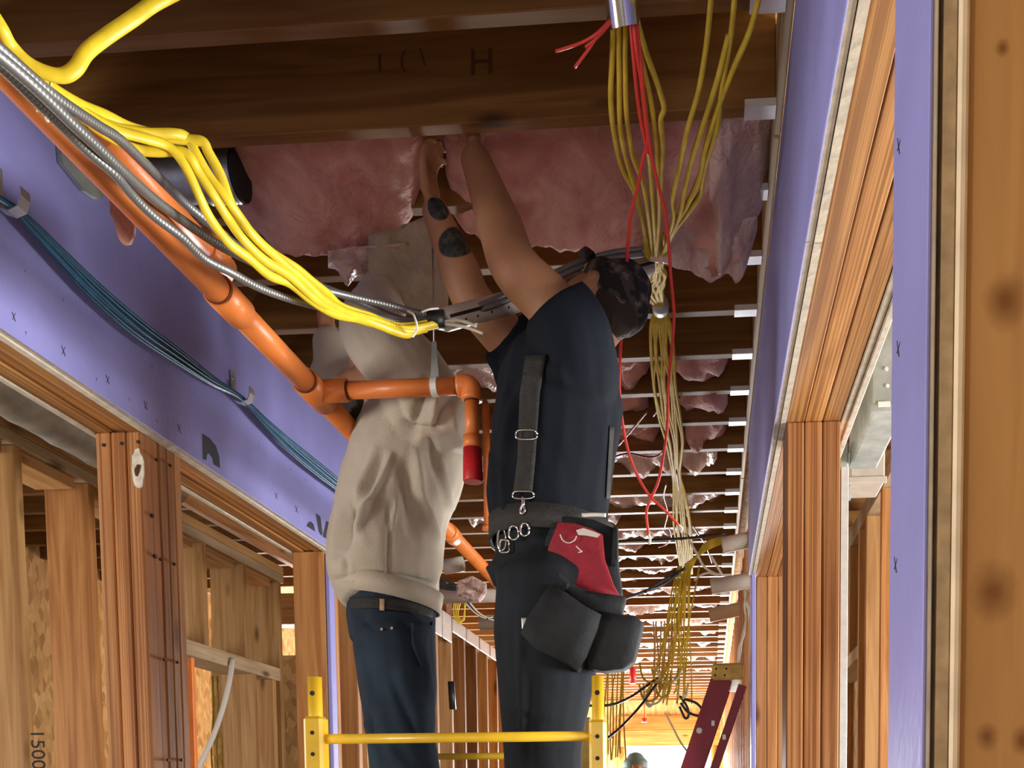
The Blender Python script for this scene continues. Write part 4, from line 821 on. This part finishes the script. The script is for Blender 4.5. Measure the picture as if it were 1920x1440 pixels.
def L5(a, b_, w, h): return (*z5(*a), *z5(*b_), w, h)
hl = [L5((360, 470), (240, 740), 7, .010), L5((440, 500), (255, 900), 7, .013), L5((400, 520), (290, 740), 8, -.010), L5((230, 760), (150, 1010), 17, -.030), L5((300, 760), (215, 930), 9, .012), L5((570, 470), (600, 720), 9, .012), L5((600, 720), (680, 950), 9, .012), L5((520, 560), (560, 900), 14, -.014),
      L5((650, 430), (740, 720), 10, -.011), L5((700, 520), (760, 780), 8, .010), L5((470, 740), (440, 900), 6, .008), L5((440, 760), (430, 1240), 5, -.006), L5((500, 330), (560, 390), 7, -.015), L5((540, 370), (700, 350), 6, -.012), L5((430, 120), (520, 360), 8, -.010), L5((640, 90), (560, 360), 10, -.014), L5((690, 120), (660, 340), 7, .010), L5((190, 1050), (200, 1140), 5, -.010), L5((130, 1180), (260, 1150), 5, -.008), L5((440, 1140), (720, 1210), 4, -.007), L5((260, 1150), (440, 1140), 4, -.006), L5((760, 260), (840, 500), 9, .008), L5((780, 180), (700, 340), 9, -.010)]
hood = [([V(733, 1118, 2.72), V(722, 1075, 2.72), V(722, 1035, 2.72), V(738, 950, 2.73), V(762, 880, 2.73), V(783, 815, 2.74), V(800, 775, 2.74)], [.172, .196, .198, .190, .196, .188, .160], {'flat': .80, 'up': YA, 'cap': .1}),
        ([V(800, 800, 2.7), V(805, 770, 2.59), eln.lerp(shn, .5)+Vector((.01, 0, 0)), eln, eln.lerp(wrn, .45), eln.lerp(wrn, .9)], [.120, .108, .094, .086, .070, .050]),
        ([V(790, 800, 2.78), shf, elf.lerp(shf, .5), elf, elf.lerp(wrf, .4), elf.lerp(wrf, .92)], [.11, .095, .080, .072, .058, .044]),
        ([V(835, 770, 2.72), V(850, 800, 2.72), V(848, 850, 2.72)], [.060, .075, .06], {'flat': .6, 'up': YA})]
hd, hbv = fuse('hoodie', hood, .0085, 'hoodie', w1, 4, folds([(a, b, c, d, e, h*1.6) for a, b, c, d, e, h in hl], .007))
def cast(bv, x, y, off=.004):
    d = ray(x, y).normalized(); h = bv.ray_cast(CAM, d)
    return (h[0]-d*off) if h[0] else None
def band(name, bv, left, right, m, parent, off=.006, thick=.004, n=8, label=None):
    """a strip laid on a cloth surface between two pixel lines"""
    A = [(left[0][0]+(left[-1][0]-left[0][0])*0, 0)]
    def samp(pl, t):
        s = t*(len(pl)-1); k = min(int(s), len(pl)-2); u = s-k; return (pl[k][0]+(pl[k+1][0]-pl[k][0])*u, pl[k][1]+(pl[k+1][1]-pl[k][1])*u)
    rows = []; last = None
    for i in range(n+1):
        a, b_ = samp(left, i/n), samp(right, i/n); row = []
        for k in range(5):
            u = k/4; p = cast(bv, a[0]+(b_[0]-a[0])*u, a[1]+(b_[1]-a[1])*u, off)
            if p is None: p = aY(a[0]+(b_[0]-a[0])*u, a[1]+(b_[1]-a[1])*u, last.y if last else 2.4)
            last = p; row.append(p)
        rows.append(row)
    bm = bmesh.new(); vv = [[bm.verts.new(p) for p in r] for r in rows]; back = [[bm.verts.new(p+ray(*proj(p)).normalized()*thick) for p in r] for r in rows]
    for i in range(n):
        for k in range(4): bm.faces.new((vv[i][k], vv[i][k+1], vv[i+1][k+1], vv[i+1][k])); bm.faces.new((back[i+1][k], back[i+1][k+1], back[i][k+1], back[i][k]))
        bm.faces.new((vv[i][0], vv[i+1][0], back[i+1][0], back[i][0])); bm.faces.new((vv[i+1][4], vv[i][4], back[i][4], back[i+1][4]))
    for k in range(4): bm.faces.new((vv[0][k+1], vv[0][k], back[0][k], back[0][k+1])); bm.faces.new((vv[n][k], vv[n][k+1], back[n][k+1], back[n][k]))
    return from_bm(name, bm, m, parent, True, label)
rib = [([V(736, 1128, 2.72), V(733, 1104, 2.72)], [.166, .176], {'flat': .80, 'up': YA, 'cap': .05})]
bm = bmesh.new(); ra, rb = [], []
for k in range(48):
    a = 2*math.pi*k/48; ca, sa = math.cos(a), math.sin(a)
    for lst, zc_, r_ in ((ra, 1134, .149), (rb, 1098, .158)):
        c_ = V(734, zc_, 2.72); lst.append(bm.verts.new(c_+Vector((ca*r_*.90, sa*r_*1.16, -.022*ca))))
for k in range(48): bm.faces.new((ra[k], ra[(k+1) % 48], rb[(k+1) % 48], rb[k]))
o = from_bm('hem_band', bm, 'hoodie_rib', hd, True, 'ribbed hem band'); o.modifiers.new('thick', 'SOLIDIFY').thickness = .006
jl = [(700, 1300, 740, 1420, 9, .010), (670, 1210, 700, 1330, 7, .010), (730, 1260, 790, 1400, 10, -.010), (690, 1360, 760, 1440, 8, .010), (760, 1170, 800, 1200, 8, -.008), (800, 1230, 806, 1300, 6, .006), (672, 1150, 700, 1180, 6, -.006)]
jn = [([V(735, 1116, 2.72), V(735, 1160, 2.72), V(737, 1200, 2.72)], [.152, .156, .150], {'flat': .78, 'up': YA, 'cap': .2})] + leg_chain(hipn, kn, fn, [.114, .098, .074, .074, .068]) + leg_chain(hipf, kf, ff, [.114, .098, .074, .074, .068])
jo, jbv = fuse('jeans', jn, .0085, 'denim', w1, 4, folds(jl, .005, seed=3))
band('belt', jbv, [(655, 1120), (700, 1118), (760, 1124), (812, 1136)], [(657, 1142), (700, 1140), (760, 1146), (812, 1158)], 'webbing', jo, .010, n=12)
band('leather_patch', jbv, [(712, 1122), (712, 1144)], [(721, 1123), (721, 1145)], 'sheath_edge', jo, .013)
band('back_pocket', jbv, [(770, 1168), (772, 1210), (790, 1252)], [(812, 1165), (806, 1210), (803, 1252)], 'denim', jo, .007, n=10)
for q in ((735, 1178), (716, 1180)): 
    p = cast(jbv, *q, .003)
    if p: straight('rivet', p, p+Vector((0, -.003, 0)), .004, 'chrome', jo, 8)
fuse('hair', [([hw(0, -.03, -.02), hw(0, -.025, .05), hw(0, -.004, .088)], [.080, .092, .066], {'flat': 1.05, 'cap': .6}), ([hw(0, .055, -.10), hw(0, .05, -.07), hw(0, .02, -.05)], [.04, .055, .075])], .008, 'hair', w1, 3)
tube('neck_cord', [V(700, 796, 2.62), V(688, 815, 2.62), V(676, 833, 2.62), V(666, 842, 2.62), V(676, 822, 2.62), V(690, 806, 2.61)], .0028, 'black_wire', w1)
boots(w1, fn, F1); boots(w1, ff, F1)
# ------------------------------------------------------------------ worker in the navy shirt
w2 = root('person', (V(1020, 1300, 2.45).x, 2.45, DECK), 'person in navy t-shirt, camouflage cap and tool belt, both arms raised into the insulation', 'person', 'workers on the scaffold')
F2 = Vector((-1, -.05, 0))
hipn, hipf = V(1035, 1085, 2.36), V(1025, 1085, 2.56); kn, kf = V(1018, 1405, 2.34), V(1012, 1405, 2.56)
fn, ff = Vector((kn.x+.04, 2.34, DECK+.10)), Vector((kf.x+.0, 2.56, DECK+.10))
shn, shf = V(1075, 690, 2.30), V(1000, 690, 2.62); eln, elf = V(966, 502, 2.27), V(888, 566, 2.52); wrn, wrf = V(890, 296, 2.41), V(812, 388, 2.44)
hc = V(1120, 572, 2.50); hch, hw = head(hc, Vector((.80, .10, .60)), Vector((-.50, .45, .74)))
tp = [(aY(823, 386, wrf.y-.03), .031), (aY(852, 462, 2.46), .043)]
tattoo_skin([(tuple(p), r) for p, r in tp])
body = [([V(1038, 1050, 2.45), V(1030, 960, 2.45), V(1042, 840, 2.45), V(1060, 740, 2.46), V(1070, 690, 2.46)], [.155, .150, .165, .180, .150], {'flat': .68, 'up': YA}),
        ([V(1070, 710, 2.46), V(1095, 650, 2.48), hc+Vector((.02, 0, -.04))], [.08, .062, .058]),
        ([V(1065, 710, 2.42), shn, V(1064, 622, 2.30), V(1030, 568, 2.28), eln, eln.lerp(wrn, .35), wrn], [.075, .066, .062, .060, .056, .054, .036]),
        ([V(1050, 710, 2.52), shf, shf.lerp(elf, .5), elf, elf.lerp(wrf, .35), wrf], [.075, .066, .058, .051, .050, .032])]
body += hch + leg_chain(hipn, kn, fn, [.090, .082, .060, .054, .040]) + leg_chain(hipf, kf, ff, [.090, .082, .060, .054, .040])
body += [([V(1038, 1050, 2.45), (hipn+hipf)/2], [.13, .12], {'flat': .75, 'up': YA})]
body += hand(wrn, Vector((-.10, .30, 1)), Vector((1, .2, .1)), .6, 1.05) + hand(wrf, Vector((-.18, .12, 1)), Vector((1, -.2, 0)), .75, 1.05, left=True)
fuse('body', body, .0062, 'skin_tattooed', w2, 4)
z6 = lambda x, y: (900+x/5.54, 600+y/5.54)
def L6(a, b_, w, h): return (*z6(*a), *z6(*b_), w, h)
sl = [L6((620, 380), (420, 720), 8, .012), L6((360, 800), (240, 1400), 8, .012), L6((300, 700), (190, 1300), 6, .010), L6((450, 800), (330, 1440), 9, -.010), L6((740, 440), (900, 680), 10, .010), L6((640, 360), (760, 470), 10, -.012), L6((560, 280), (640, 350), 8, -.010), (945, 880, 950, 960, 8, .010), (925, 850, 930, 950, 6, .010)]
shirt = [([V(1036, 1000, 2.45), V(1028, 950, 2.45), V(1036, 880, 2.45), V(1045, 800, 2.45), V(1055, 730, 2.455), V(1075, 685, 2.46)], [.182, .190, .192, .196, .198, .165], {'flat': .80, 'up': YA, 'cap': .08}),
         ([V(1070, 720, 2.42), V(1078, 690, 2.33), V(1068, 625, 2.30), V(1038, 572, 2.28)], [.115, .108, .098, .084], {'cap': .05}),
         ([V(1030, 720, 2.50), V(1000, 700, 2.58), shf.lerp(elf, .25), shf.lerp(elf, .50)], [.115, .105, .090, .078], {'cap': .05}),
         ([V(1100, 690, 2.47), V(1108, 655, 2.48)], [.080, .066])]
so, sbv = fuse('t_shirt', shirt, .0085, 'navy_shirt', w2, 4, folds(sl, .006, seed=5))
pl = [(925, 1100, 945, 1300, 6, .008), (975, 1160, 980, 1420, 7, .008), (950, 1330, 1010, 1350, 6, -.008), (960, 1390, 1080, 1400, 8, .008), (1000, 1260, 985, 1440, 10, -.008), (935, 1050, 925, 1090, 9, .014), (915, 1075, 930, 1062, 8, .012)]
pn = [([V(1036, 985, 2.45), V(1036, 1040, 2.45), V(1030, 1110, 2.45)], [.170, .176, .168], {'flat': .82, 'up': YA, 'cap': .2})] + leg_chain(hipn, kn, fn, [.132, .122, .098, .090, .080]) + leg_chain(hipf, kf, ff, [.132, .122, .098, .090, .080])
po, pbv = fuse('work_pants', pn, .0085, 'work_pants', w2, 4, folds(pl, .005, seed=6))
# cap with its bill
cu = (hw(0, 0, 1)-hc).normalized(); cf = (hw(0, 1, 0)-hc).normalized(); cs = cu.cross(cf)
def bill(bm):
    ring = []; top = []
    for k in range(15):
        a = math.pi*k/14; x = math.cos(a)*.078; y = .060+math.sin(a)**.8*.095
        ring.append(bm.verts.new(hc+cs*x+cf*y+cu*(.052-.10*(x*x)/.078))); top.append(bm.verts.new(ring[-1].co+cu*.016))
    bm.faces.new(ring); bm.faces.new(top[::-1])
    for k in range(15): bm.faces.new((ring[k], top[k], top[(k+1) % 15], ring[(k+1) % 15]))
co, _ = fuse('cap', [([hw(0, -.012, .030), hw(0, -.014, .060), hw(0, -.010, .088)], [.094, .094, .070], {'flat': 1.12, 'up': tuple(cs), 'cap': .75})], .006, 'camouflage', w2, 4, label='camouflage baseball cap')
bm = bmesh.new(); bill(bm); from_bm('bill', bm, 'black_plastic', co)
fuse('hair', [([hw(0, -.045, -.02), hw(0, -.035, .03)], [.066, .080], {'flat': 1.1, 'up': tuple(cs)})], .008, 'hair', w2, 3)
# suspenders
sus = root('suspenders', V(985, 820, 2.3), None); sus.parent = w2; sus.location = WLOC[sus.name]-WLOC[w2.name]
band('strap', sbv, [(985, 668), (974, 740), (972, 800), (970, 860), (962, 922)], [(1024, 664), (1012, 740), (1008, 800), (1004, 860), (998, 924)], 'webbing', sus, .008, n=22)
band('strap', sbv, [(1143, 800), (1140, 860), (1136, 935)], [(1152, 800), (1148, 860), (1143, 935)], 'webbing', sus, .008, n=12)
def ringp(name, cx, cy, wx, wy, rad, m, parent, bv, off=.012, corner=.3, n=28, rot=0):
    c_ = cast(bv, cx, cy, off) or aY(cx, cy, 2.28); l = []
    for k in range(n+1):
        a = 2*math.pi*k/n; ex = 2*corner; x = math.copysign(abs(math.cos(a))**ex, math.cos(a))*wx; y = math.copysign(abs(math.sin(a))**ex, math.sin(a))*wy
        l.append(aY(cx+x*math.cos(rot)-y*math.sin(rot), cy+x*math.sin(rot)+y*math.cos(rot), c_.y-.002))
    return tube(name, l, rad, m, parent, sides=6, smooth=0)
ringp('slider_buckle', 987, 815, 20, 9, .0022, 'chrome', sus, sbv); ringp('slider_buckle', 981, 928, 20, 7, .0020, 'chrome', sus, sbv)
p0 = cast(sbv, 980, 935, .014) or V(980, 935, 2.28)
tube('snap_hook', [V(980, 932, p0.y), V(981, 945, p0.y), V(976, 955, p0.y), V(978, 963, p0.y), V(984, 957, p0.y), V(981, 946, p0.y)], [.003, .005, .003, .0035, .003, .002], 'chrome', sus, sides=8)
# tool belt
tb = root('tool_belt', V(1040, 1010, 2.3), None); tb.parent = w2; tb.location = WLOC[tb.name]-WLOC[w2.name]
bm = bmesh.new(); ra, rb = [], []; c_ = V(1036, 1008, 2.45)
for k in range(56):
    a = 2*math.pi*k/56; ca, sa = math.cos(a), math.sin(a); p = c_+Vector((ca*.158, sa*.196, -.010*ca))
    ra.append(bm.verts.new(p+Vector((0, 0, -.028)))); rb.append(bm.verts.new(p+Vector((0, 0, .028))))
for k in range(56): bm.faces.new((ra[k], ra[(k+1) % 56], rb[(k+1) % 56], rb[k]))
o = from_bm('belt', bm, 'webbing', tb, True); o.modifiers.new('thick', 'SOLIDIFY').thickness = .008
for (cx, cy, wx, wy) in ((963, 999, 9, 13), (984, 993, 8, 12), (941, 1012, 8, 20)): ringp('belt_ring', cx, cy, wx, wy, .0026, 'chrome', tb, pbv, .03, corner=.45)
ringp('buckle', 946, 1024, 9, 12, .0028, 'chrome', tb, pbv, .03, corner=.25)
def pad(name, outline, Y, th, m, parent, bev=.008, bulge=0.0, lean=0.0, label=None):
    """stitched pocket: outline on a plane at Y, rounded edges, real thickness"""
    ym = sum(q[1] for q in outline)/len(outline)
    P = [aY(x, y, Y+lean*(y-ym)) for x, y in outline]; cen = sum(P, Vector())/len(P); bm = bmesh.new()
    loops = []
    for s, y in ((1.0, th), (1.0, th*.25), (.965, 0), (.6, -bulge*.7), (.25, -bulge)): loops.append([bm.verts.new(cen+(p-cen)*s+Vector((0, y, 0))) for p in P])
    n = len(P)
    for i in range(len(loops)-1):
        for k in range(n): bm.faces.new((loops[i][k], loops[i][(k+1) % n], loops[i+1][(k+1) % n], loops[i+1][k]))
    bm.faces.new(loops[-1]); bm.faces.new(loops[0][::-1]); return from_bm(name, bm, m, parent, True, label)
YP = 2.235
pad('pouch_back', [(1036, 972), (1060, 966), (1112, 972), (1142, 985), (1156, 990), (1158, 1050), (1166, 1110), (1160, 1130), (1090, 1112), (1030, 1085), (1010, 1060), (1022, 1010)], YP+.03, .03, 'pouch_black', tb)
pad('red_lining', [(1046, 978), (1078, 980), (1108, 990), (1130, 1002), (1134, 1048), (1150, 1095), (1164, 1120), (1128, 1128), (1096, 1110), (1060, 1090), (1034, 1062), (1026, 1030)], YP+.018, .015, 'pouch_red', tb, bulge=-.006, label='red pouch lining')
pad('pouch_rim', [(1010, 1060), (1030, 1050), (1045, 1078), (1090, 1103), (1130, 1116), (1172, 1118), (1165, 1150), (1130, 1160), (1080, 1128), (1030, 1098), (1002, 1110)], YP, .04, 'pouch_black', tb, bulge=.004)
pad('pouch_pocket', [(1030, 1092), (1060, 1108), (1096, 1134), (1126, 1150), (1118, 1182), (1098, 1230), (1080, 1255), (1040, 1232), (1000, 1215), (974, 1186), (984, 1160), (1008, 1125)], YP-.028, .06, 'pouch_black', tb, bulge=.012)
pad('pouch_pocket', [(1108, 1140), (1150, 1150), (1190, 1152), (1204, 1164), (1196, 1200), (1186, 1238), (1166, 1252), (1130, 1256), (1100, 1250), (1098, 1200)], YP-.004, .07, 'pouch_black', tb, bulge=.010)
pad('pouch_side', [(1150, 985), (1158, 988), (1158, 1060), (1146, 1060)], YP+.02, .02, 'pouch_black', tb)
band('clip_tag', pbv, [(977, 1158), (979, 1182)], [(989, 1158), (990, 1182)], 'galv', tb, .012)
tube('zip_pull', [V(986, 1080, YP+.03), V(984, 1110, YP+.02), V(983, 1135, YP+.01), V(984, 1158, YP)], .0022, 'chrome', tb)
tube('chalk_arc', [V(1050, 1002, YP+.013), V(1055, 1013, YP+.013), V(1066, 1018, YP+.013), V(1077, 1013, YP+.013), V(1081, 1005, YP+.013)], .0013, 'chalk', tb)
bm = bmesh.new(); bm.faces.new([bm.verts.new(aY(x, y, YP+.0155)) for x, y in ((1080, 994), (1094, 990), (1112, 996), (1126, 1002), (1120, 1008), (1098, 1004), (1084, 1003))]); from_bm('chalk_smear', bm, 'chalk', tb)
tube('chalk_arc', [V(1080, 1024, YP+.012), V(1088, 1032, YP+.012), V(1091, 1034, YP+.012), V(1084, 1036, YP+.012)], .0013, 'chalk', tb)
tube('knife_clip', [V(1091, 966, YP+.03), V(1115, 965, YP+.03), V(1136, 966, YP+.03)], .0048, 'pvc_white', tb, sides=8)
boots(w2, fn, F2); boots(w2, ff, F2)
# ------------------------------------------------------------------ far worker, only the top of the head in frame
hx = V(1192, 1432, 8.2); w3 = root('person', (hx.x, 8.2, 0), 'far person in a teal hat whose head just shows before the bright doorway', 'person')
hc3 = Vector((hx.x, 8.2, hx.z-.06)); k3 = (hc3.z+.12)/1.8; hch, hw3 = head(hc3, Vector((0, 0, 1)), Vector((.3, -1, 0))); sx3 = hx.x
def P3(x, y, z): return Vector((sx3+x, 8.2+y, z*k3))
body = [([P3(0, 0, .98), P3(0, 0, 1.15), P3(0, 0, 1.35), P3(0, 0, 1.45)], [.16, .15, .18, .14], {'flat': .62, 'up': (1, 0, 0)}), ([P3(0, 0, 1.44), hc3-Vector((0, 0, .06))], [.065, .055])]
for s in (-1, 1):
    body += [([P3(s*.10, 0, 1.42), P3(s*.20, 0, 1.38), P3(s*.25, .0, 1.12), P3(s*.25, -.06, .88)], [.06, .055, .043, .03]), ([P3(s*.09, 0, .95), P3(s*.10, -.01, .5), P3(s*.10, .02, .10)], [.09, .055, .04]), ([P3(s*.10, .04, .045), P3(s*.10, -.14, .04)], [.042, .034])]
    body += hand(P3(s*.25, -.06, .88), Vector((0, -.1, -1)), Vector((-s, 0, 0)), .4)
fuse('body', body+hch, .009, 'skin', w3, 3)
fuse('jacket', [([P3(0, 0, .92), P3(0, 0, 1.15), P3(0, 0, 1.36), P3(0, 0, 1.45)], [.195, .185, .215, .15], {'flat': .66, 'up': (1, 0, 0), 'cap': .1})] + [([P3(s*.10, 0, 1.42), P3(s*.20, 0, 1.38), P3(s*.25, .0, 1.12), P3(s*.25, -.05, .90)], [.085, .08, .065, .052], {'cap': .1}) for s in (-1, 1)], .012, 'navy_shirt', w3, 3)
fuse('pants', [([P3(s*.09, 0, .97), P3(s*.10, -.01, .5), P3(s*.10, .02, .10)], [.12, .085, .075], {'cap': .1}) for s in (-1, 1)], .012, 'denim', w3, 3)
fuse('hat', [([hw3(0, -.01, .03), hw3(0, -.01, .08), hw3(0, -.01, .11)], [.098, .096, .07], {'flat': 1.1, 'cap': .7})], .008, 'teal_hat', w3, 3)
# ================================================================== scaffold, ladder, clutter
sc = root('scaffold', (-.55, 2.3, 0), 'yellow steel scaffold frame the two workers stand on', 'scaffold')
YS = 2.0
def post(px_top, px_bot, y_top, y_mid, w_up, w_lo):
    a, m_ = aY(px_top, y_top, YS), aY((px_top+px_bot)/2, y_mid, YS); x = m_.x; r1 = w_up*YS/F/2; r2 = w_lo*YS/F/2
    straight('inner_tube', (x, YS, m_.z-.1), (x, YS, a.z), r1, 'scaffold_yellow', sc, 18)
    o = box('post', (x-r2, x+r2), (YS-r2, YS+r2), (0, m_.z), 'scaffold_yellow', sc, bev=.006); z = m_.z-.035
    p = Vector((x, YS-r1, a.z-.035)); straight('pin_hole', p+Vector((0, -.0012, 0)), p+Vector((0, .004, 0)), .0052, 'black_hole', sc, 12)
    while z > .1:
        p = Vector((x, YS-r2, z)); straight('pin_hole', p+Vector((0, -.0008, 0)), p+Vector((0, .004, 0)), .0045, 'black_hole', o, 10); z -= .045
    return x
xl = post(592, 592, 1270, 1344, 27, 37); xr = post(1120, 1123, 1268, 1350, 23, 32)
zr = aY(860, 1383, YS).z; straight('rung', (xl, YS, zr), (xr, YS, zr), .0105, 'scaffold_yellow', sc, 16)
for k in range(4): straight('rung', (xl, YS, zr-.38*(k+1)), (xr, YS, zr-.38*(k+1)), .0105, 'scaffold_yellow', sc, 16)
zr2 = aY(890, 1418, 2.98).z; xa, xb = aY(700, 1418, 2.98).x, aY(1100, 1418, 2.98).x
straight('rung', (xa, 2.98, zr2), (xb, 2.98, zr2), .0105, 'scaffold_yellow', sc, 16)
for x in (xa, xb): box('post', (x-.016, x+.016), (2.964, 2.996), (0, aY(1100, 1345, 2.98).z), 'scaffold_worn', sc, bev=.005)
for x, q in ((xl, xa), (xr, xb)):
    bm = bmesh.new(); sweep(bm, [(x, YS, .93), (q, 2.98, .93)], .014, 12); from_bm('side_rail', bm, 'scaffold_yellow', sc)
for k in range(5):
    x0 = -1.16+k*.205; box('deck_plank', (x0, x0+.200), (2.03, 2.955), (.947, DECK), 'spf_y', sc)
for x in (xl, xr, xa, xb):
    y = YS if x in (xl, xr) else 2.98
    bm = bmesh.new(); sweep(bm, [(x-.014, y, .055), (x+.014, y, .055)], .055, 18); from_bm('caster', bm, 'black_plastic', sc)
# folded step ladder leaning on the right wall
LY = 4.55
top = aY(1362, 1262, LY); foot = Vector((aY(1302, 1440, LY).x-(aY(1302, 1440, LY).z)*.305, LY, 0)); base = aY(1302, 1440, LY)
dl = (top-base).normalized(); t = base.z/dl.z; foot = base-dl*t
ld = root('step_ladder', foot, 'dark red folded step ladder with a tan top cap, leaning by the right wall', 'ladder')
nx_ = Vector((dl.z, 0, -dl.x)).normalized()
def rail(off, w, y, m, z0=0.0):
    bm = bmesh.new(); a = foot+dl*z0+nx_*off; b_ = top-dl*.03+nx_*off; q = []
    for p in (a, b_):
        for s, yy_ in ((-w/2, y-.014), (w/2, y-.014), (w/2, y+.014), (-w/2, y+.014)): v = p+nx_*s; q.append(bm.verts.new((v.x, yy_, v.z)))
    for f in ((0, 1, 2, 3), (7, 6, 5, 4), (0, 4, 5, 1), (1, 5, 6, 2), (2, 6, 7, 3), (3, 7, 4, 0)): bm.faces.new([q[i] for i in f])
    o = from_bm('rail', bm, m, ld)
for y in (LY, LY+.42): rail(-.012, .098, y, 'ladder_red'); rail(.090, .040, y+.01, 'ladder_red', .05)
for k in range(6):
    c = foot+dl*(.28+.30*k)+nx_*-.012; bm = bmesh.new(); sweep(bm, [(c.x, LY, c.z), (c.x, LY+.42, c.z)], .03, 4, flat=.5); from_bm('step', bm, 'steel', ld)
a, b_ = aY(1334, 1246, LY), aY(1394, 1276, LY)
cp = box('top_cap', (a.x, b_.x), (LY-.05, LY+.48), (b_.z, a.z), 'ladder_cap', ld, bev=.012)
for (px, py) in ((1343, 1254), (1362, 1254), (1341, 1266), (1359, 1266)): p = aY(px, py, LY-.05); straight('hole', p+Vector((0, -.001, 0)), p+Vector((0, .004, 0)), .005, 'black_hole', cp, 8)
p = aY(1311, 1370, LY-.014); straight('rivet_plate', p, p+Vector((0, -.006, 0)), .014, 'steel', ld, 12)
for (px, py) in ((1337, 1356), (1358, 1382)): p = aY(px, py, LY-.016); box('brace_clip', (p.x-.008, p.x+.008), (p.y-.004, p.y+.002), (p.z-.013, p.z+.013), 'galv', ld)
# ductwork and boxes past the openings
for (x0, y0, x1, y1, Y, dep, m, lab) in ((1637, 600, 1700, 772, 3.0, .5, 'galv_dull', 'grey metal duct box seen past the right header'), (1573, 826, 1592, 936, 3.45, .3, 'galv_dull', 'narrow grey metal strip behind the right post'), (1594, 838, 1660, 905, 3.9, .2, 'pvc', 'grey ribbed panel in the right bay')):
    a, b_ = aY(x0, y1, Y), aY(x1, y0, Y); r = root('duct_box', (a.x, Y, a.z), lab, 'duct')
    box('casing', (a.x, b_.x), (Y, Y+dep), (a.z, b_.z), m, r, bev=.006); box('flange', (a.x-.006, b_.x+.006), (Y-.008, Y+.012), (a.z-.004, a.z+.02), m, r, bev=.002)
    if Y == 3.0:
        for q in ((1662, 692), (1664, 724)): p = aY(*q, Y); straight('screw', p, p+Vector((0, -.004, 0)), .006, 'zinc_bright', r, 10)
        p = aY(1657, 760, Y); box('sticker', (p.x-.018, p.x+.018), (Y-.0095, Y-.0075), (p.z-.008, p.z+.008), 'pvc_white', r)
c = aX(40, 745, -2.25)
dd = root('round_duct', c, 'round galvanised duct in the bay behind the left header', 'duct')
bm = bmesh.new(); P_ = [c+Vector((0, -.8+.05*i, 0)) for i in range(32)]; sweep(bm, P_, [.085+(.004 if i % 4 == 0 else 0) for i in range(32)], 22); from_bm('tube', bm, 'galv_dull', dd, True)
bm = bmesh.new(); sweep(bm, [c+Vector((.02, .55, 0)), c+Vector((.05, .80, -.02))], .095, 22); from_bm('collar', bm, 'galv', dd, True)
# white hose and hanging coil in the left bay
cable('white_hose', [aY(x, y, Y) for x, y, Y in ((436, 1235, 4.9), (432, 1268, 4.85), (420, 1320, 4.8), (400, 1380, 4.75), (372, 1440, 4.7), (340, 1500, 4.65))], .013, 'pvc_white', 'white flexible hose hanging in the left bay', cat='hose', sides=10)
cl = root('cable_coil', aY(589, 1240, 6.15), 'coil of yellow cable hung against the sheathing past the left posts', 'cable coil')
for k in range(4):
    l = []
    for i in range(25):
        a_ = 2*math.pi*i/24; l.append(aY(589+(17+k*1.5)*math.cos(a_), 1212+(30+k*3)*math.sin(a_), 6.15-.012*k))
    tube('turn', l, .005, 'yellow_cable', cl, sides=6, smooth=2)
for i in range(3): cable('yellow_cable', [aY(x, y, 5.7) for x, y in ((398+i*9, 1268), (400+i*9, 1340), (396+i*10, 1400), (400+i*9, 1470))], .008, 'yellow_old', ['left', 'middle', 'right'][i]+' of three yellow cables hanging straight behind the white hose', 'yellow cables behind the hose', flat=.6)
tag(box('orange_panel', (aY(348, 1300, 3.6).x, aY(362, 1300, 3.6).x), (3.6, 3.62), (1.2, aY(355, 1232, 3.6).z), 'orange'), 'orange strip standing behind the left post', 'panel')
tag(straight('spirit_level', aY(846, 1278, 4.9), aY(849, 1330, 4.9), .018, 'black_plastic', None, 6), 'black tool hung on a stud between the workers', 'tool')
# pale wires dangling along the right wall
for q, lab in ((((1396, 1105, 5.0), (1398, 1125, 5.0), (1404, 1145, 5.0), (1398, 1170, 5.0), (1392, 1195, 5.0), (1388, 1225, 5.0), (1382, 1250, 5.0)), 'pale twisted wire dangling along the right wall above the ladder'), (((1402, 1110, 4.95), (1396, 1135, 4.95), (1400, 1160, 4.95), (1395, 1190, 4.95), (1386, 1215, 4.95), (1384, 1240, 4.95)), 'second pale wire twisted beside the first on the right wall')):
    cable('pale_wire', pts_Y(list(q)), .0065, 'white_wire', lab, 'pale wires on the right wall', cat='wire')
